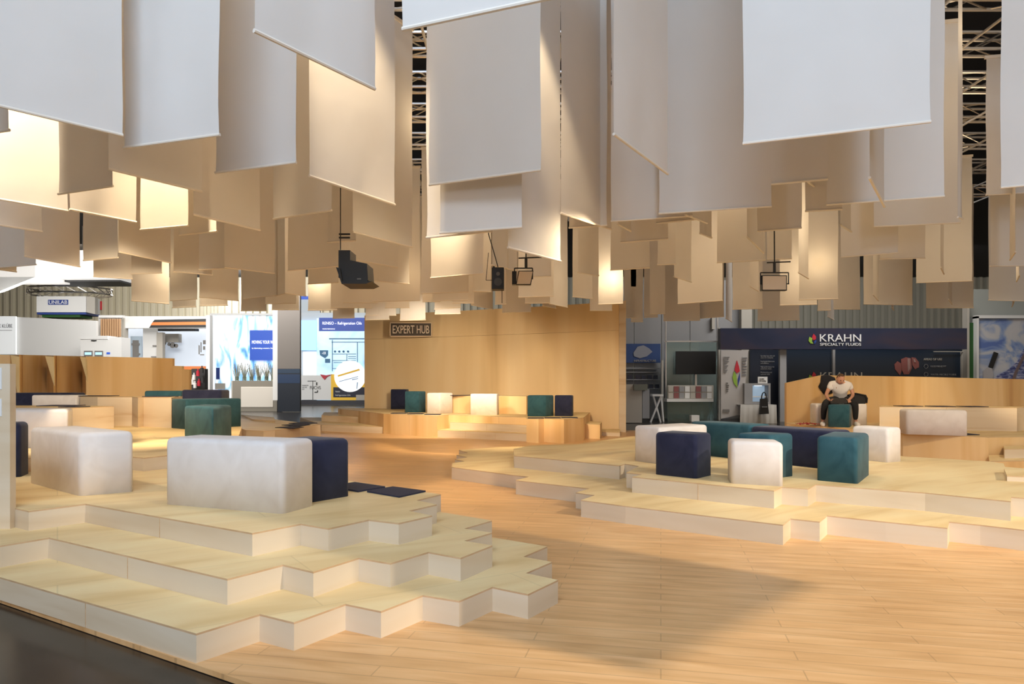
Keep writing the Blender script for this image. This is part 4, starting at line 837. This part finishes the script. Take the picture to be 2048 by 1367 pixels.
# ---------------------------------------------------------------- seated person
def skinned(name, pts, edges, m, parent, sub=2, root=0):
    """pts: (x, y, z, radius)"""
    me = bpy.data.meshes.new(name); me.from_pydata([p[:3] for p in pts], edges, []); o = bpy.data.objects.new(name, me); C.objects.link(o)
    sk = o.modifiers.new('skin', 'SKIN'); sk.use_smooth_shade = True
    lay = me.skin_vertices[0] if len(me.skin_vertices) else None
    if lay is None:
        bm = bmesh.new(); bm.from_mesh(me); bm.verts.layers.skin.verify(); bm.to_mesh(me); bm.free(); lay = me.skin_vertices[0]
    for i, p in enumerate(pts):
        r_ = p[3]; lay.data[i].radius = r_ if isinstance(r_, tuple) else (r_, r_); lay.data[i].use_root = (i == root)
    sb = o.modifiers.new('sub', 'SUBSURF'); sb.levels = sub; sb.render_levels = sub
    SKINS.append((o, name, m, parent))
def finish_skin(dg, o, name, m, parent):
    nm = bpy.data.meshes.new_from_object(o.evaluated_get(dg))
    for p in nm.polygons: p.use_smooth = True
    nm.materials.clear(); nm.materials.append(m); q_ = bpy.data.objects.new(name, nm); C.objects.link(q_)
    if parent: q_.parent = parent; q_.matrix_parent_inverse = parent.matrix_basis.inverted()
    return q_
def J(px, py, Y, r): v = XZ(px, py, Y); return (v.x, v.y, v.z, r)
YB = F*(H-ZR3)/(850-YH)     # bench front distance
per = tag(empty('person', P(1681, 850, ZR3)), 'person in a white t-shirt and black trousers, sitting bent over a tablet', 'person')
Yp = YB+.12
body = [J(1680,799,Yp+.16,.115), J(1680,791,Yp+.13,.125), J(1680,778,Yp,.14), J(1680,769,Yp-.08,.12), J(1681,764,Yp-.14,.06), J(1681,760,Yp-.17,.055),
  J(1663,769,Yp-.08,.058), J(1656,780,Yp-.08,.045), J(1652.5,789,Yp-.12,.038), J(1655,795,Yp-.25,.03), J(1658.5,799.5,Yp-.36,.024),
  J(1698,769,Yp-.08,.058), J(1704,780,Yp-.08,.045), J(1706,790,Yp-.12,.038), J(1702,795.5,Yp-.25,.03), J(1697,799.5,Yp-.36,.024),
  J(1672,800,Yp+.08,.088), J(1661,801,Yp-.12,.08), J(1650.5,806,Yp-.36,.065), J(1647.5,822,Yp-.30,.055), J(1646.5,840,Yp-.22,.04), J(1645.5,846.5,Yp-.26,.035), J(1643.5,848,Yp-.36,.03),
  J(1689,800,Yp+.08,.088), J(1700,801,Yp-.12,.08), J(1710,807,Yp-.36,.065), J(1711,822,Yp-.30,.055), J(1711,840,Yp-.22,.04), J(1711.5,846.5,Yp-.26,.035), J(1713,848,Yp-.36,.03)]
eb = [(0,1),(1,2),(2,3),(3,4),(4,5),(3,6),(6,7),(7,8),(8,9),(9,10),(3,11),(11,12),(12,13),(13,14),(14,15),(0,16),(16,17),(17,18),(18,19),(19,20),(20,21),(21,22),(0,23),(23,24),(24,25),(25,26),(26,27),(27,28),(28,29)]
bd = skinned('body', body, eb, M['skin'], per)
def grow(i, f): p = body[i]; return (p[0], p[1], p[2], p[3]*f)
sh = [grow(0,1.2), grow(1,1.25), grow(2,1.25), grow(3,1.3), grow(4,1.3), grow(6,1.5), grow(7,1.55), grow(11,1.5), grow(12,1.55)]
skinned('t_shirt', sh, [(0,1),(1,2),(2,3),(3,4),(3,5),(5,6),(3,7),(7,8)], M['shirt'], per)
tr = [grow(0,1.13)]+[grow(i,1.2) for i in (16,17,18,19,20)]+[grow(i,1.2) for i in (23,24,25,26,27)]
skinned('trousers', tr, [(0,1),(1,2),(2,3),(3,4),(4,5),(0,6),(6,7),(7,8),(8,9),(9,10)], M['trouser'], per)
for i, j in ((21, 22), (28, 29)):
    a, b = body[i], body[j]; skinned('shoe', [(a[0],a[1],a[2]+.0,.055),(b[0],b[1]-.02,b[2],.05),(b[0],b[1]-.12,b[2]-.005,.04)], [(0,1),(1,2)], M['shirt'], per)
hc = XZ(1681, 757.5, Yp-.24)
bm = bmesh.new(); bmesh.ops.create_uvsphere(bm, u_segments=20, v_segments=14, radius=1)
for v in bm.verts:
    v.co = Vector((v.co.x*.076*(1-.18*max(0, -v.co.z)), v.co.y*.095, v.co.z*.118))
R_ = Matrix.Rotation(math.radians(32), 3, 'X')
for v in bm.verts: v.co = R_ @ v.co + hc
hd = link('head', bm, M['skin'], per, smooth=True)
bm = bmesh.new()
f_ = lambda x, y, z: R_ @ Vector((x, y, z)) + hc
tube(bm, f_(0,-.088,.005), f_(0,-.118,-.030), .013, 8); link('nose', bm, M['skin'], per)
for s_ in (-1, 1):
    bm = bmesh.new(); bmesh.ops.create_icosphere(bm, subdivisions=2, radius=.011); bmesh.ops.translate(bm, verts=bm.verts[:], vec=f_(s_*.030,-.084,.012)); link('eye', bm, M['black'], per)
    bm = bmesh.new(); bmesh.ops.create_icosphere(bm, subdivisions=2, radius=.022)
    for v in bm.verts: v.co.x *= .5
    bmesh.ops.translate(bm, verts=bm.verts[:], vec=f_(s_*.078,0,-.005)); link('ear', bm, M['skin'], per)
bm = bmesh.new(); tube(bm, f_(-.022,-.082,-.055), f_(.022,-.082,-.055), .007, 6); link('mouth', bm, mat('lips', (.35,.12,.10), .6), per)
bm = bmesh.new(); bmesh.ops.create_uvsphere(bm, u_segments=20, v_segments=14, radius=1)
bmesh.ops.delete(bm, geom=[v for v in bm.verts if v.co.z < .05-.75*v.co.y*.9 - (.0 if v.co.y > 0 else -.25)], context='VERTS')
for v in bm.verts: v.co = R_ @ Vector((v.co.x*.083, v.co.y*.103, v.co.z*.128)) + hc
link('hair', bm, M['hair'], per, smooth=True)
for wi, s_ in ((10, 1), (15, -1)):
    w_ = Vector(body[wi][:3]); pts = [(w_.x, w_.y, w_.z, .022), (w_.x+s_*.02, w_.y-.05, w_.z-.015, .026)]; ed = [(0, 1)]
    for k in range(4):
        b0 = Vector((w_.x+s_*(.0+.017*k), w_.y-.085, w_.z-.01-.004*k)); pts += [(b0.x, b0.y, b0.z, .010), (b0.x+s_*.006, b0.y-.03, b0.z-.015, .009), (b0.x+s_*.01, b0.y-.035, b0.z-.04, .008)]
        n0 = len(pts)-3; ed += [(1, n0), (n0, n0+1), (n0+1, n0+2)]
    pts += [(w_.x+s_*.045, w_.y-.03, w_.z+.012, .011), (w_.x+s_*.065, w_.y-.05, w_.z+.02, .009)]; n0 = len(pts)-2; ed += [(1, n0), (n0, n0+1)]
    skinned('hand', pts, ed, M['skin'], per, 1)
# tablet
e = thing('tablet_computer', 'dark tablet held by the seated person above the teal cube', 'tablet', 1678, 802, Yp-.45)
bm = bmesh.new(); a, b, c_, d_ = XZ(1661,797,Yp-.34), XZ(1694.5,797,Yp-.34), XZ(1694.5,806.5,Yp-.56), XZ(1661,806.5,Yp-.56); up = Vector((0,.008,.018))
lo = [bm.verts.new(v) for v in (a,b,c_,d_)]; hi = [bm.verts.new(v+up) for v in (a,b,c_,d_)]; bm.faces.new(lo); bm.faces.new(hi)
for i in range(4): bm.faces.new((lo[i], lo[(i+1) % 4], hi[(i+1) % 4], hi[i]))
link('body', bm, M['black'], e)
# jacket on the wall
Yj = 16.60
bm = bmesh.new(); prof = [(1642,751),(1650,749),(1660,750),(1668,754),(1671,762),(1668,775),(1663,787),(1655,789),(1647,788),(1641,781),(1637,773),(1640,764)]
cx_ = sum(p[0] for p in prof)/12; cy_ = sum(p[1] for p in prof)/12
for k, (s_, dy) in enumerate(((1, 0), (.92, -.07), (.6, -.12), (.2, -.13))):
    ring = [bm.verts.new(XZ(cx_+(x-cx_)*s_, cy_+(y-cy_)*s_, Yj)+Vector((0, dy-.02*math.sin(i*2.4)*s_, 0))) for i, (x, y) in enumerate(prof)]
    if k: [bm.faces.new((pr_[i], pr_[(i+1) % 12], ring[(i+1) % 12], ring[i])) for i in range(12)]
    else: bm.faces.new(ring[::-1])
    pr_ = ring
bm.faces.new(pr_)
tag(link('jacket', bm, mat('dark jacket', (.012,.012,.018), .9), smooth=True), 'dark jacket hanging over the low wall behind the person', 'jacket')
e = thing('shoulder_bag', 'black bag on the white bench beside the seated person', 'bag', 1720, 797, YB+.15)
bm = bmesh.new(); poly_plate(bm, [(1706,789),(1713,787),(1730,790),(1734,794),(1734,806),(1728,807.5),(1708,807)], YB+.08, .28); bmesh.ops.bevel(bm, geom=bm.edges[:], offset=.02, segments=2, affect='EDGES'); link('body', bm, M['black'], e)
bm = bmesh.new(); poly_plate(bm, [(1707,786),(1712,785),(1732,789),(1736,796),(1735,806),(1733,805),(1733,796),(1730,791),(1712,787.5)], YB+.05, .05); link('strap', bm, M['trouser'], e)
bm = bmesh.new(); c0 = P(1618, 850.5, ZR3); n = 14; g = []
for i in range(n):
    g.append([bm.verts.new((c0.x+(i/(n-1)-.5)*.50, c0.y+(j/5-.5)*.3, ZR3+.014+.06*abs(math.sin(i*1.3+j*.9))*(1-abs(i/(n-1)-.45)))) for j in range(6)])
for i in range(n-1):
    for j in range(5): bm.faces.new((g[i][j], g[i+1][j], g[i+1][j+1], g[i][j+1]))
tag(link('red_cloth', bm, M['red'], smooth=True), 'crumpled red cloth lying on the stage left of the person', 'cloth')

# turn lettering and skinned figures into plain meshes
dg = bpy.context.evaluated_depsgraph_get()
for t in TEXTS: finish_text(dg, *t)
for t in SKINS: finish_skin(dg, *t)
for t in TEXTS: bpy.data.objects.remove(t[0]); bpy.data.curves.remove(t[1])
for t in SKINS: t[0].name = 'old'
names = [(t[0], t[1]) for t in SKINS]
for t in SKINS: bpy.data.objects.remove(t[0])
